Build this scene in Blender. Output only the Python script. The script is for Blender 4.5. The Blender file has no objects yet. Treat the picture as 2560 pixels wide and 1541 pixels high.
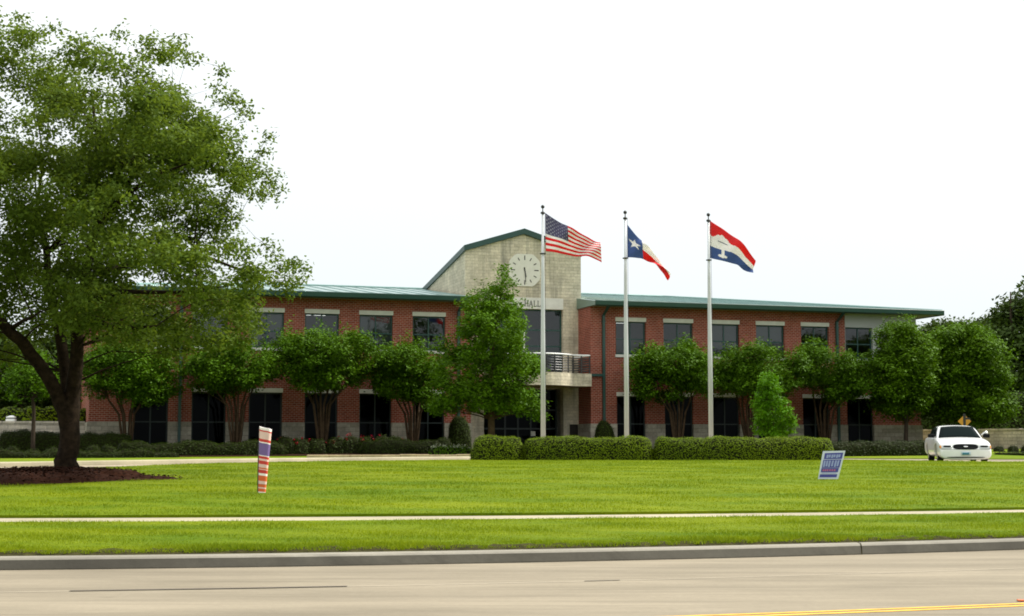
import bpy, bmesh, math, random
import numpy as np
from mathutils import Vector, Matrix
random.seed(7)
scene = bpy.context.scene
COL = scene.collection

# ------------------------------------------------------------------ camera
F = 3739.0                     # focal length in pixels of the 2560 px wide frame
CAM_Z = 1.5
TH = math.atan((1113.0 - 770.5) / F)
cam_d = bpy.data.cameras.new('camera')
cam_d.sensor_width = 36.0
cam_d.lens = 36.0 * F / 2560.0
cam_d.clip_start = 0.1
cam_d.clip_end = 6000.0
cam = bpy.data.objects.new('camera', cam_d)
cam.location = (0, 0, CAM_Z)
cam.rotation_euler = (math.pi / 2 + TH, 0, 0)
COL.objects.link(cam)
scene.camera = cam

# ------------------------------------------------------------------ light
SUN_EL, SUN_AZ = math.radians(48), math.radians(72)      # azimuth from +Y towards +X
world = bpy.data.worlds.new('World')
scene.world = world
world.use_nodes = True
nt = world.node_tree
nt.nodes.clear()
w_out = nt.nodes.new('ShaderNodeOutputWorld')
w_bg = nt.nodes.new('ShaderNodeBackground')
w_sky = nt.nodes.new('ShaderNodeTexSky')
w_sky.sky_type = 'NISHITA'
w_sky.sun_disc = False
w_sky.sun_elevation = SUN_EL
w_sky.sun_rotation = SUN_AZ
w_hs = nt.nodes.new('ShaderNodeHueSaturation')
w_hs.inputs['Saturation'].default_value = 0.2
w_tc = nt.nodes.new('ShaderNodeTexCoord')
w_sep = nt.nodes.new('ShaderNodeSeparateXYZ')
w_rmp = nt.nodes.new('ShaderNodeValToRGB')               # overcast cloud layer: horizon to zenith
w_rmp.color_ramp.elements[0].position = 0.0
w_rmp.color_ramp.elements[0].color = (5.1, 5.55, 5.75, 1)
w_rmp.color_ramp.elements[1].position = 0.9
w_rmp.color_ramp.elements[1].color = (13.5, 13.6, 13.4, 1)
e = w_rmp.color_ramp.elements.new(0.12); e.color = (6.3, 6.7, 6.8, 1)
w_mix = nt.nodes.new('ShaderNodeMix')
w_mix.data_type = 'RGBA'
w_mix.inputs[0].default_value = 0.8
nt.links.new(w_sky.outputs[0], w_hs.inputs['Color'])
nt.links.new(w_tc.outputs['Generated'], w_sep.inputs[0])
nt.links.new(w_sep.outputs['Z'], w_rmp.inputs[0])
nt.links.new(w_hs.outputs[0], w_mix.inputs[6])
nt.links.new(w_rmp.outputs[0], w_mix.inputs[7])
nt.links.new(w_mix.outputs[2], w_bg.inputs[0])
nt.links.new(w_bg.outputs[0], w_out.inputs[0])
w_bg.inputs[1].default_value = 0.1

sun_d = bpy.data.lights.new('sun', 'SUN')
sun_d.energy = 4.2
sun_d.angle = math.radians(5)
sun_d.color = (1.0, 0.95, 0.86)
sun = bpy.data.objects.new('sun', sun_d)
_sd = Vector((math.sin(SUN_AZ) * math.cos(SUN_EL), math.cos(SUN_AZ) * math.cos(SUN_EL), math.sin(SUN_EL)))
sun.rotation_euler = (-_sd).to_track_quat('-Z', 'Y').to_euler()
COL.objects.link(sun)

scene.view_settings.view_transform = 'Standard'
scene.view_settings.look = 'None'
scene.view_settings.gamma = 1.0
scene.view_settings.exposure = 0.66
scene.render.engine = 'CYCLES'
scene.cycles.max_bounces = 8
scene.cycles.transparent_max_bounces = 8
scene.cycles.use_denoising = True
scene.cycles.filter_width = 1.8

# ------------------------------------------------------------------ helpers
def ray(px, py):
    x = (px - 1280) / F; v = (770.5 - py) / F
    return x, math.cos(TH) - v * math.sin(TH), math.sin(TH) + v * math.cos(TH)

def W(px, py, Y):
    """world point seen at that bearing and elevation from the road, at distance Y"""
    x, y, z = ray(px, py)
    t = Y / y
    return Vector((x * t, Y, CAM_Z + z * t))

def tag(o, label=None, cat=None, group=None, kind=None):
    if label: o['label'] = label
    if cat: o['category'] = cat
    if group: o['group'] = group
    if kind: o['kind'] = kind
    return o

def empty(name, loc=(0, 0, 0), rz=0.0):
    o = bpy.data.objects.new(name, None)
    o.empty_display_size = 0.3
    o.location = loc
    o.rotation_euler = (0, 0, rz)
    COL.objects.link(o)
    return o

def copy_tree(o, parent=None):
    c = o.copy()
    COL.objects.link(c)
    if parent is not None:
        c.parent = parent
    for ch in list(o.children):
        copy_tree(ch, c)
    return c

class MB:
    def __init__(s):
        s.v = []; s.f = []; s.m = []
    def add(s, vs, fs, m=0):
        b = len(s.v)
        s.v += [tuple(p) for p in vs]
        s.f += [tuple(b + i for i in f) for f in fs]
        s.m += [m] * len(fs)
    def quad(s, a, b, c, d, m=0):
        s.add([a, b, c, d], [(0, 1, 2, 3)], m)
    def box(s, x0, x1, y0, y1, z0, z1, m=0):
        s.add([(x0, y0, z0), (x1, y0, z0), (x1, y1, z0), (x0, y1, z0), (x0, y0, z1), (x1, y0, z1), (x1, y1, z1), (x0, y1, z1)],
              [(0, 3, 2, 1), (4, 5, 6, 7), (0, 1, 5, 4), (1, 2, 6, 5), (2, 3, 7, 6), (3, 0, 4, 7)], m)
    def prism(s, poly, y0, y1, m=0):
        """poly in (x, z), extruded along y"""
        n = len(poly)
        vs = [(x, y0, z) for x, z in poly] + [(x, y1, z) for x, z in poly]
        fs = [tuple(range(n)), tuple(range(2 * n - 1, n - 1, -1))]
        fs += [(i, i + n, (i + 1) % n + n, (i + 1) % n) for i in range(n)]
        s.add(vs, fs, m)
    def slab(s, poly, z0, z1, m=0):
        """poly in (x, y), extruded along z"""
        n = len(poly)
        vs = [(x, y, z0) for x, y in poly] + [(x, y, z1) for x, y in poly]
        fs = [tuple(range(n - 1, -1, -1)), tuple(range(n, 2 * n))]
        fs += [(i, (i + 1) % n, (i + 1) % n + n, i + n) for i in range(n)]
        s.add(vs, fs, m)
    def tube(s, pts, rad, n=8, m=0, cap=True):
        pts = [Vector(p) for p in pts]
        if not hasattr(rad, '__len__'): rad = [rad] * len(pts)
        up = Vector((0.31, 0.17, 0.93))
        rings = []
        for i, p in enumerate(pts):
            d = (pts[min(i + 1, len(pts) - 1)] - pts[max(i - 1, 0)])
            if d.length < 1e-9: d = Vector((0, 0, 1))
            d.normalize()
            a = d.cross(up)
            if a.length < 0.05: a = d.cross(Vector((1, 0, 0)))
            a.normalize(); b = d.cross(a)
            rings.append([p + (a * math.cos(2 * math.pi * k / n) + b * math.sin(2 * math.pi * k / n)) * rad[i] for k in range(n)])
        vs = [q for r in rings for q in r]
        fs = []
        for i in range(len(pts) - 1):
            for k in range(n):
                k2 = (k + 1) % n
                fs.append((i * n + k, i * n + k2, (i + 1) * n + k2, (i + 1) * n + k))
        if cap:
            fs.append(tuple(range(n - 1, -1, -1)))
            fs.append(tuple((len(pts) - 1) * n + k for k in range(n)))
        s.add(vs, fs, m)
    def sphere(s, c, r, n=10, m=0, sz=1.0):
        c = Vector(c); vs = []; fs = []
        k = max(4, n // 2)
        for i in range(k + 1):
            a = math.pi * i / k
            for j in range(n):
                b = 2 * math.pi * j / n
                vs.append(c + Vector((math.sin(a) * math.cos(b) * r, math.sin(a) * math.sin(b) * r, math.cos(a) * r * sz)))
        for i in range(k):
            for j in range(n):
                j2 = (j + 1) % n
                fs.append((i * n + j, (i + 1) * n + j, (i + 1) * n + j2, i * n + j2))
        s.add(vs, fs, m)
    def build(s, name, mats, parent=None, loc=(0, 0, 0), smooth=False, weld=False):
        me = bpy.data.meshes.new(name)
        me.from_pydata(s.v, [], s.f)
        if not isinstance(mats, (list, tuple)): mats = [mats]
        for m in mats: me.materials.append(m)
        me.polygons.foreach_set('material_index', s.m)
        me.polygons.foreach_set('use_smooth', [smooth] * len(s.f))
        if weld:
            bm = bmesh.new(); bm.from_mesh(me)
            bmesh.ops.remove_doubles(bm, verts=bm.verts, dist=1e-4)
            bmesh.ops.recalc_face_normals(bm, faces=bm.faces)
            bm.to_mesh(me); bm.free()
        me.update()
        o = bpy.data.objects.new(name, me)
        o.location = loc
        COL.objects.link(o)
        if parent is not None: o.parent = parent
        return o

def bevel(o, w=0.02, seg=2):
    b = o.modifiers.new('bevel', 'BEVEL'); b.width = w; b.segments = seg; b.limit_method = 'ANGLE'
    return o

def np_mesh(name, V, Q, mat, parent=None, loc=(0, 0, 0), k=4):
    """big mesh of n-gons with k corners from numpy arrays"""
    me = bpy.data.meshes.new(name)
    V = np.ascontiguousarray(V, dtype=np.float32); Q = np.ascontiguousarray(Q, dtype=np.int32)
    me.vertices.add(len(V)); me.vertices.foreach_set('co', V.ravel())
    me.loops.add(Q.size); me.loops.foreach_set('vertex_index', Q.ravel())
    me.polygons.add(len(Q)); me.polygons.foreach_set('loop_start', np.arange(0, Q.size, k, dtype=np.int32))
    me.polygons.foreach_set('loop_total', np.full(len(Q), k, dtype=np.int32))
    me.materials.append(mat)
    me.update(calc_edges=True); me.validate()
    o = bpy.data.objects.new(name, me)
    o.location = loc
    COL.objects.link(o)
    if parent is not None: o.parent = parent
    return o

# ------------------------------------------------------------------ materials
def new_mat(name):
    m = bpy.data.materials.new(name); m.use_nodes = True
    n = m.node_tree
    return m, n, n.nodes['Principled BSDF']

def mixc(n, fac, a, b, blend='MIX'):
    x = n.nodes.new('ShaderNodeMix'); x.data_type = 'RGBA'; x.blend_type = blend
    for sock, val in ((x.inputs[0], fac), (x.inputs[6], a), (x.inputs[7], b)):
        if hasattr(val, 'default_value') or hasattr(val, 'is_output'): n.links.new(val, sock)
        elif isinstance(val, (int, float)): sock.default_value = val
        else: sock.default_value = (*val, 1) if len(val) == 3 else val
    return x.outputs[2]

def noise(n, scale, detail=4, rough=0.6, vec=None, stretch=None, coord='Object'):
    t = n.nodes.new('ShaderNodeTexNoise')
    t.inputs['Scale'].default_value = scale; t.inputs['Detail'].default_value = detail; t.inputs['Roughness'].default_value = rough
    if vec is None:
        tc = n.nodes.new('ShaderNodeTexCoord'); vec = tc.outputs[coord]
    if stretch:
        mp = n.nodes.new('ShaderNodeMapping'); mp.inputs['Scale'].default_value = stretch
        n.links.new(vec, mp.inputs[0]); vec = mp.outputs[0]
    n.links.new(vec, t.inputs['Vector'])
    return t.outputs['Fac']

def ramp(n, fac, a, b):
    r = n.nodes.new('ShaderNodeMapRange'); r.inputs['From Min'].default_value = a; r.inputs['From Max'].default_value = b
    n.links.new(fac, r.inputs['Value'])
    return r.outputs[0]

def bump(n, bsdf, h, dist, strength=0.6):
    b = n.nodes.new('ShaderNodeBump'); b.inputs['Distance'].default_value = dist; b.inputs['Strength'].default_value = strength
    n.links.new(h, b.inputs['Height']); n.links.new(b.outputs[0], bsdf.inputs['Normal'])

def simple(name, col, rough=0.6, var=0.15, scale=3.0, metal=0.0, bmp=0.0, bscale=40, coat=0.0):
    m, n, b = new_mat(name)
    f = noise(n, scale)
    c = mixc(n, ramp(n, f, 0.3, 0.7), [x * (1 - var) for x in col], [min(1, x * (1 + var)) for x in col])
    n.links.new(c, b.inputs['Base Color'])
    b.inputs['Roughness'].default_value = rough; b.inputs['Metallic'].default_value = metal
    b.inputs['Coat Weight'].default_value = coat
    if rough >= 0.8: b.inputs['Specular IOR Level'].default_value = 0.08
    if bmp: bump(n, b, noise(n, bscale), bmp)
    return m

def foliage(name, c1, c2, trans=0.35, rough=0.55):
    m, n, b = new_mat(name)
    g = n.nodes.new('ShaderNodeNewGeometry')
    big = noise(n, 0.55, 2, 0.5)
    t = n.nodes.new('ShaderNodeMath'); t.operation = 'ADD'
    r1 = ramp(n, g.outputs['Random Per Island'], -0.35, 1.35)
    r2 = ramp(n, big, 0.15, 0.85)
    t2 = n.nodes.new('ShaderNodeMath'); t2.operation = 'AVERAGE' if False else 'ADD'
    n.links.new(r1, t.inputs[0]); n.links.new(r2, t.inputs[1])
    h = n.nodes.new('ShaderNodeMath'); h.operation = 'MULTIPLY'; h.inputs[1].default_value = 0.5
    n.links.new(t.outputs[0], h.inputs[0])
    c = mixc(n, h.outputs[0], c1, c2)
    n.links.new(c, b.inputs['Base Color'])
    b.inputs['Roughness'].default_value = rough
    b.inputs['Specular IOR Level'].default_value = 0.06
    tr = n.nodes.new('ShaderNodeBsdfTranslucent')
    c2n = mixc(n, 0.35, c, (min(1, c2[0] * 1.5), min(1, c2[1] * 1.3), c2[2] * 0.6))
    n.links.new(c2n, tr.inputs['Color'])
    mx = n.nodes.new('ShaderNodeMixShader'); mx.inputs[0].default_value = trans
    out = n.nodes['Material Output']
    n.links.new(b.outputs[0], mx.inputs[1]); n.links.new(tr.outputs[0], mx.inputs[2])
    n.links.new(mx.outputs[0], out.inputs['Surface'])
    return m

def masonry(name, c1, c2, mortar, bw, bh, ms, var=0.5, rough=0.85, bmp=0.012, stain=None):
    m, n, b = new_mat(name)
    tc = n.nodes.new('ShaderNodeTexCoord'); sp = n.nodes.new('ShaderNodeSeparateXYZ')
    n.links.new(tc.outputs['Object'], sp.inputs[0])
    ad = n.nodes.new('ShaderNodeMath'); ad.operation = 'ADD'
    n.links.new(sp.outputs[0], ad.inputs[0]); n.links.new(sp.outputs[1], ad.inputs[1])
    cb = n.nodes.new('ShaderNodeCombineXYZ')
    n.links.new(ad.outputs[0], cb.inputs[0]); n.links.new(sp.outputs[2], cb.inputs[1])
    t = n.nodes.new('ShaderNodeTexBrick')
    t.inputs['Scale'].default_value = 1.0
    t.inputs['Brick Width'].default_value = bw; t.inputs['Row Height'].default_value = bh
    t.inputs['Mortar Size'].default_value = ms; t.inputs['Mortar Smooth'].default_value = 0.3
    t.inputs['Bias'].default_value = 0.0
    t.inputs['Color1'].default_value = (*c1, 1); t.inputs['Color2'].default_value = (*c2, 1); t.inputs['Mortar'].default_value = (*mortar, 1)
    n.links.new(cb.outputs[0], t.inputs['Vector'])
    f = ramp(n, noise(n, 1.3, 6, 0.65), 0.3, 0.72)
    c = mixc(n, var, t.outputs['Color'], mixc(n, f, (0.55, 0.55, 0.55), (1.25, 1.22, 1.18)), 'MULTIPLY')
    f2 = ramp(n, noise(n, 9.0, 3, 0.6), 0.35, 0.7)
    c = mixc(n, 0.35, c, mixc(n, f2, (0.6, 0.6, 0.6), (1.3, 1.3, 1.3)), 'MULTIPLY')
    if stain:
        s = ramp(n, noise(n, 1.0, 5, 0.7, stretch=(2.2, 2.2, 0.18)), 0.5, 0.78)
        c = mixc(n, s, c, stain)
    n.links.new(c, b.inputs['Base Color'])
    b.inputs['Roughness'].default_value = rough; b.inputs['Specular IOR Level'].default_value = 0.15
    bump(n, b, t.outputs['Fac'], -bmp, 0.7)
    return m

def glass(name, tint, refl, ior=1.5, rough=0.02):
    m, n, b = new_mat(name)
    n.nodes.remove(b)
    tr = n.nodes.new('ShaderNodeBsdfTransparent'); tr.inputs[0].default_value = (*tint, 1)
    gl = n.nodes.new('ShaderNodeBsdfGlossy'); gl.inputs['Color'].default_value = (*refl, 1); gl.inputs['Roughness'].default_value = rough
    fr = n.nodes.new('ShaderNodeFresnel'); fr.inputs['IOR'].default_value = ior
    bp = n.nodes.new('ShaderNodeBump'); bp.inputs['Distance'].default_value = 0.004; bp.inputs['Strength'].default_value = 0.25
    n.links.new(noise(n, 1.1, 2), bp.inputs['Height'])
    n.links.new(bp.outputs[0], gl.inputs['Normal'])
    mx = n.nodes.new('ShaderNodeMixShader')
    n.links.new(fr.outputs[0], mx.inputs[0]); n.links.new(tr.outputs[0], mx.inputs[1]); n.links.new(gl.outputs[0], mx.inputs[2])
    n.links.new(mx.outputs[0], n.nodes['Material Output'].inputs['Surface'])
    return m

M = {}
M['brick'] = masonry('red_brick', (0.215, 0.043, 0.025), (0.310, 0.070, 0.040), (0.42, 0.30, 0.24), 0.24, 0.095, 0.010, var=0.45)
M['limestone'] = masonry('rough_limestone', (0.30, 0.275, 0.215), (0.42, 0.39, 0.31), (0.24, 0.225, 0.185), 0.55, 0.22, 0.012, var=0.55, bmp=0.03)
M['tower_stone'] = masonry('tower_limestone', (0.54, 0.49, 0.37), (0.67, 0.61, 0.47), (0.38, 0.345, 0.265), 0.46, 0.17, 0.007, var=0.6, bmp=0.02, stain=(0.20, 0.195, 0.16))
M['site_stone'] = masonry('site_wall_stone', (0.46, 0.42, 0.35), (0.66, 0.60, 0.50), (0.33, 0.30, 0.25), 0.6, 0.2, 0.014, var=0.7, bmp=0.03)
M['concrete_trim'] = simple('cast_stone', (0.60, 0.59, 0.53), 0.8, 0.1, 2.0, bmp=0.002)
M['green_trim'] = simple('green_painted_metal', (0.011, 0.052, 0.043), 0.45, 0.12, 1.5)
M['green_roof'] = simple('green_metal_roof', (0.25, 0.37, 0.345), 0.28, 0.1, 0.6, metal=0.85)
M['grey_panel'] = simple('grey_panel', (0.36, 0.37, 0.35), 0.6, 0.05, 1.0)
M['soffit'] = simple('soffit_board', (0.20, 0.19, 0.17), 0.8, 0.05)
M['room'] = simple('room_paint', (0.30, 0.30, 0.28), 0.9, 0.05)
M['blind'] = simple('window_blind', (0.24, 0.245, 0.24), 0.8, 0.06, 2.0)
M['glass_up'] = glass('window_glass', (0.50, 0.55, 0.55), (0.95, 0.98, 1.0), 1.62)
M['glass_low'] = glass('shaded_window_glass', (0.05, 0.06, 0.06), (0.30, 0.32, 0.33), 1.22)  # ground-floor shade and dark reflections put into the tint and reflectance
M['shaded_frame'] = simple('shaded_green_frame', (0.004, 0.014, 0.013), 0.5, 0.1)  # trim green darkened so the colour carries the ground-floor shade
M['clock_face'] = simple('clock_face', (0.62, 0.61, 0.53), 0.7, 0.05)
M['black'] = simple('black_paint', (0.012, 0.012, 0.012), 0.5, 0.1)
M['dark_metal'] = simple('dark_metal', (0.02, 0.021, 0.022), 0.45, 0.1)
M['letter'] = simple('sign_letters', (0.10, 0.105, 0.09), 0.6, 0.1)
M['plaque'] = simple('bronze_plaque', (0.02, 0.015, 0.011), 0.4, 0.2, metal=0.3)
M['rail_white'] = simple('pale_rail', (0.7, 0.71, 0.7), 0.35, 0.05)
M['pole'] = simple('flagpole_aluminium', (0.50, 0.52, 0.53), 0.38, 0.06, 1.0, metal=0.25)
M['white_paint'] = simple('white_paint', (0.78, 0.78, 0.76), 0.5, 0.04)
M['bark'] = simple('oak_bark', (0.020, 0.013, 0.008), 0.95, 0.6, 7.0, bmp=0.06, bscale=14)
M['bark_pale'] = simple('pale_bark', (0.055, 0.036, 0.021), 0.85, 0.4, 4.0, bmp=0.006, bscale=20)
M['bark_dark'] = simple('dark_bark', (0.045, 0.034, 0.024), 0.95, 0.3, 4.0, bmp=0.01, bscale=14)
M['leaf_oak'] = foliage('oak_leaves', (0.024, 0.056, 0.008), (0.148, 0.218, 0.024), 0.42)
M['leaf_crepe'] = foliage('crepe_leaves', (0.007, 0.030, 0.001), (0.098, 0.205, 0.005), 0.17)
M['leaf_pear'] = foliage('broad_leaves', (0.010, 0.040, 0.001), (0.110, 0.230, 0.005), 0.20)
M['leaf_bright'] = foliage('young_leaves', (0.020, 0.090, 0.001), (0.120, 0.275, 0.004), 0.22)
M['leaf_far'] = foliage('far_leaves', (0.016, 0.034, 0.007), (0.066, 0.105, 0.018), 0.2)
M['leaf_right'] = foliage('glossy_leaves', (0.009, 0.032, 0.001), (0.112, 0.225, 0.005), 0.18)
M['leaf_hedge'] = foliage('hedge_leaves', (0.040, 0.080, 0.001), (0.158, 0.220, 0.003), 0.12)
M['leaf_dark'] = foliage('dark_hedge_leaves', (0.006, 0.013, 0.001), (0.026, 0.042, 0.002), 0.15)
M['leaf_cone'] = foliage('topiary_leaves', (0.009, 0.020, 0.002), (0.040, 0.064, 0.004), 0.18)
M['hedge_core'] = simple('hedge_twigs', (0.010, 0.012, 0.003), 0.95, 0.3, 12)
M['petal_red'] = foliage('red_petals', (0.22, 0.006, 0.020), (0.36, 0.012, 0.032), 0.2)
M['petal_white'] = foliage('white_petals', (0.32, 0.36, 0.26), (0.55, 0.57, 0.46), 0.2)
def blades():
    m, n, b = new_mat('grass_blades')
    g = n.nodes.new('ShaderNodeNewGeometry')
    a = ramp(n, noise(n, 0.35, 5, 0.7, stretch=(0.55, 1.6, 1)), 0.36, 0.64)
    c = ramp(n, noise(n, 3.2, 4, 0.7, stretch=(0.55, 1.6, 1)), 0.28, 0.72)
    col = mixc(n, a, (0.108, 0.190, 0.001), (0.255, 0.322, 0.003))
    col = mixc(n, 0.75, col, mixc(n, c, (0.45, 0.58, 0.45), (1.2, 1.15, 1.1)), 'MULTIPLY')
    col = mixc(n, ramp(n, g.outputs['Random Per Island'], 0.0, 1.0), mixc(n, 0.35, col, (0.05, 0.08, 0.002)), mixc(n, 0.2, col, (0.40, 0.40, 0.03)))
    n.links.new(col, b.inputs['Base Color']); b.inputs['Roughness'].default_value = 0.7; b.inputs['Specular IOR Level'].default_value = 0.1
    tr = n.nodes.new('ShaderNodeBsdfTranslucent'); n.links.new(col, tr.inputs['Color'])
    mx = n.nodes.new('ShaderNodeMixShader'); mx.inputs[0].default_value = 0.42
    n.links.new(b.outputs[0], mx.inputs[1]); n.links.new(tr.outputs[0], mx.inputs[2]); n.links.new(mx.outputs[0], n.nodes['Material Output'].inputs['Surface'])
    return m
M['blade'] = blades()

def ground_grass():
    m, n, b = new_mat('lawn_grass')
    f1 = ramp(n, noise(n, 0.35, 5, 0.7, stretch=(0.55, 1.6, 1)), 0.36, 0.64)
    f2 = ramp(n, noise(n, 9.0, 5, 0.75, stretch=(0.6, 1, 1)), 0.25, 0.75)
    c = mixc(n, f1, (0.085, 0.150, 0.001), (0.170, 0.215, 0.003))
    c = mixc(n, 0.6, c, mixc(n, f2, (0.45, 0.5, 0.4), (1.35, 1.3, 1.3)), 'MULTIPLY')
    n.links.new(c, b.inputs['Base Color']); b.inputs['Roughness'].default_value = 0.9
    b.inputs['Specular IOR Level'].default_value = 0.1
    bump(n, b, noise(n, 30, 4, 0.8), 0.05, 0.8)
    return m
M['grass'] = ground_grass()

def concrete(name, col, warm, streak=True, cracks=0.0):
    m, n, b = new_mat(name)
    f1 = ramp(n, noise(n, 0.5, 6, 0.65, stretch=(0.35, 1.3, 1)), 0.32, 0.7)
    f2 = ramp(n, noise(n, 14, 5, 0.8), 0.3, 0.75)
    c = mixc(n, f1, [x * 0.74 for x in col], warm)
    c = mixc(n, 0.4, c, mixc(n, f2, (0.72, 0.71, 0.70), (1.18, 1.18, 1.18)), 'MULTIPLY')
    if streak:
        f3 = ramp(n, noise(n, 1.0, 5, 0.7, stretch=(0.22, 4.2, 1)), 0.50, 0.80)
        c = mixc(n, f3, c, [x * 0.62 for x in col])
    if streak:
        f4 = ramp(n, noise(n, 2.3, 3, 0.6, stretch=(0.5, 3.0, 1)), 0.66, 0.74)
        c = mixc(n, f4, c, [x * 0.72 for x in col])
    n.links.new(c, b.inputs['Base Color']); b.inputs['Roughness'].default_value = 0.85
    b.inputs['Specular IOR Level'].default_value = 0.12
    bump(n, b, noise(n, 60, 4, 0.8), 0.006, 0.5)
    return m
M['road'] = concrete('road_concrete', (0.222, 0.192, 0.140), (0.275, 0.238, 0.175))
M['walk'] = concrete('sidewalk_concrete', (0.36, 0.325, 0.225), (0.39, 0.35, 0.24), False)
M['kerb_face'] = concrete('kerb_face_dark', (0.105, 0.098, 0.080), (0.140, 0.131, 0.106))  # front of the kerb, darker concrete than its top
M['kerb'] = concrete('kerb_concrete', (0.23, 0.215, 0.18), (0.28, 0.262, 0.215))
M['drive'] = concrete('driveway_concrete', (0.36, 0.30, 0.22), (0.38, 0.32, 0.235))
M['edging'] = simple('sandstone_edging', (0.42, 0.33, 0.20), 0.85, 0.25, 2.5, bmp=0.01)
M['yellow_line'] = simple('yellow_road_paint', (0.62, 0.33, 0.018), 0.7, 0.25, 6)
M['soil'] = simple('shaded_soil', (0.030, 0.027, 0.008), 0.95, 0.6, 7, bmp=0.02)
M['mulch'] = simple('bark_mulch', (0.026, 0.0095, 0.005), 0.95, 0.5, 14, bmp=0.04, bscale=30)
M['joint_light'] = simple('joint_sealant', (0.42, 0.37, 0.29), 0.8, 0.1)
M['joint_dark'] = simple('tar_seal', (0.055, 0.042, 0.030), 0.7, 0.2)

# ------------------------------------------------------------------ terrain
def g_bend(x):
    if x < -9: return -1.3914 + 0.0592 * (x + 9)
    if x > 9: return 3.1086 + 0.4408 * (x - 9)
    return 0.25 * x + 0.0106 * x * x
def w_bend(s): return min(1.0, max(0.0, 1 - 0.045 * (s - 19.4)))
HS = [(-40, 0), (19.3, 0), (19.56, .14), (25, .25), (26.3, .27), (34, .53), (42, .735), (50, .83), (57, .865), (66, .885), (72, 1.02), (79, 1.22), (110, 1.3), (3000, 1.3)]
HX = np.array([a for a, b in HS], float); HZ = np.array([b for a, b in HS], float)
def YS(x, s): return s + w_bend(s) * g_bend(x)
def S_of(x, y):
    s = y
    for _ in range(14): s = 0.5 * s + 0.5 * (y - w_bend(s) * g_bend(x))
    return s
def _sm(s):                         # smoothed height profile
    return (np.interp(s - 1.2, HX, HZ) + 2 * np.interp(s, HX, HZ) + np.interp(s + 1.2, HX, HZ)) / 4 if s > 28.5 else float(np.interp(s, HX, HZ))
def H(x, y): return float(_sm(S_of(x, y)))

XS = sorted(set([round(v, 3) for v in list(np.arange(-26, 26.01, 0.5)) + list(np.arange(-60, 61, 3)) + [-150, -120, -100, -85, -72, 72, 85, 100, 120, 150]]))
def strip(name, A, B, rows, mat, dz=0.0, flat=None, side=0.0, bow=0.0):
    """sheet between two lines y=A(x) and y=B(x), draped on the terrain"""
    mb = MB(); nx = len(XS)
    for x in XS:
        a, b = A(x), B(x)
        for j in range(rows + 1):
            y = a + (b - a) * j / rows
            z = (H(x, y) if flat is None else flat) + dz
            mb.v.append((x, y, z))
    r = rows + 1
    for i in range(nx - 1):
        for j in range(rows):
            mb.f.append((i * r + j, (i + 1) * r + j, (i + 1) * r + j + 1, i * r + j + 1)); mb.m.append(0)
    if side:
        for j in (0, rows):
            b0 = len(mb.v)
            for i in range(nx):
                v = mb.v[i * r + j]; mb.v.append((v[0], v[1], v[2] - side))
            for i in range(nx - 1):
                q = (i * r + j, b0 + i, b0 + i + 1, (i + 1) * r + j)
                mb.f.append(q if j == 0 else q[::-1]); mb.m.append(0)
    o = mb.build(name, mat, smooth=not side)
    return tag(o, kind='structure')

def poly_line(pts):
    px = np.array([p[0] for p in pts], float); py = np.array([p[1] for p in pts], float)
    def f(x):                      # lightly smoothed
        return float(np.mean([np.interp(x + d, px, py) for d in (-1.0, -.5, 0, .5, 1.0)]))
    return f
NE = poly_line([(-150, 22), (-120, 24), (-60, 34), (-40, 36.5), (-20, 40.5), (-14.3, 42.2), (-12.7, 44.6), (-10.9, 50), (-6.6, 56), (-2, 59), (4, 61.3), (11, 61.3), (14, 58.5), (17, 54.8), (20, 53.5), (30, 53.5), (60, 62), (120, 92), (150, 107)])
FE = poly_line([(-150, 30), (-120, 32), (-60, 41), (-30, 45), (-16.4, 48.3), (-11.7, 53.8), (-6.8, 59.5), (-3.6, 62.2), (0, 64.5), (8, 66.5), (13, 66), (17, 63.5), (20, 61.8), (30, 60.6), (60, 68), (120, 98), (150, 113)])

S = lambda s: (lambda x: YS(x, s))
strip('road', S(-14), S(19.34), 24, M['road'], flat=0.0)
strip('verge', S(20.0), S(24.95), 8, M['grass'], 0.035, side=0.08)
strip('sidewalk', S(24.93), S(26.37), 3, M['walk'], 0.0, side=0.0)
strip('lawn', S(26.35), NE, 44, M['grass'], 0.05, side=0.12)
strip('driveway', lambda x: NE(x) - 0.02, FE, 10, M['drive'], -0.02)
strip('back_lawn', lambda x: FE(x) + 0.30, lambda x: 150.0, 40, M['grass'], 0.05)

# kerb along the road, and the driveway kerb
def kerb(name, line, prof, mat):
    mb = MB(); k = len(prof)
    for x in XS:
        y0 = line(x)
        for dy, z in prof:
            mb.v.append((x, y0 + dy, (z if name == 'kerb' else H(x, y0 + dy) + z * (1 if x < -2 else max(.15, 1 - (x + 2) * .12)))))
    for i in range(len(XS) - 1):
        for j in range(k - 1):
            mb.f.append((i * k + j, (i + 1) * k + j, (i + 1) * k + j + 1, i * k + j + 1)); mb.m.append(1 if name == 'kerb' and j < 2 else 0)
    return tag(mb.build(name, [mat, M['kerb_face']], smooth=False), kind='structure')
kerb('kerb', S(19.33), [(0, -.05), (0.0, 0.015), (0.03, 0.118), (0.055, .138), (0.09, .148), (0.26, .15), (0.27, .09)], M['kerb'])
kerb('driveway_kerb', FE, [(-.02, -.08), (0.0, 0.02), (0.03, 0.10), (0.07, .125), (0.12, .135), (0.30, .14), (0.32, .0)], M['walk'])
mb = MB()
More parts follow.
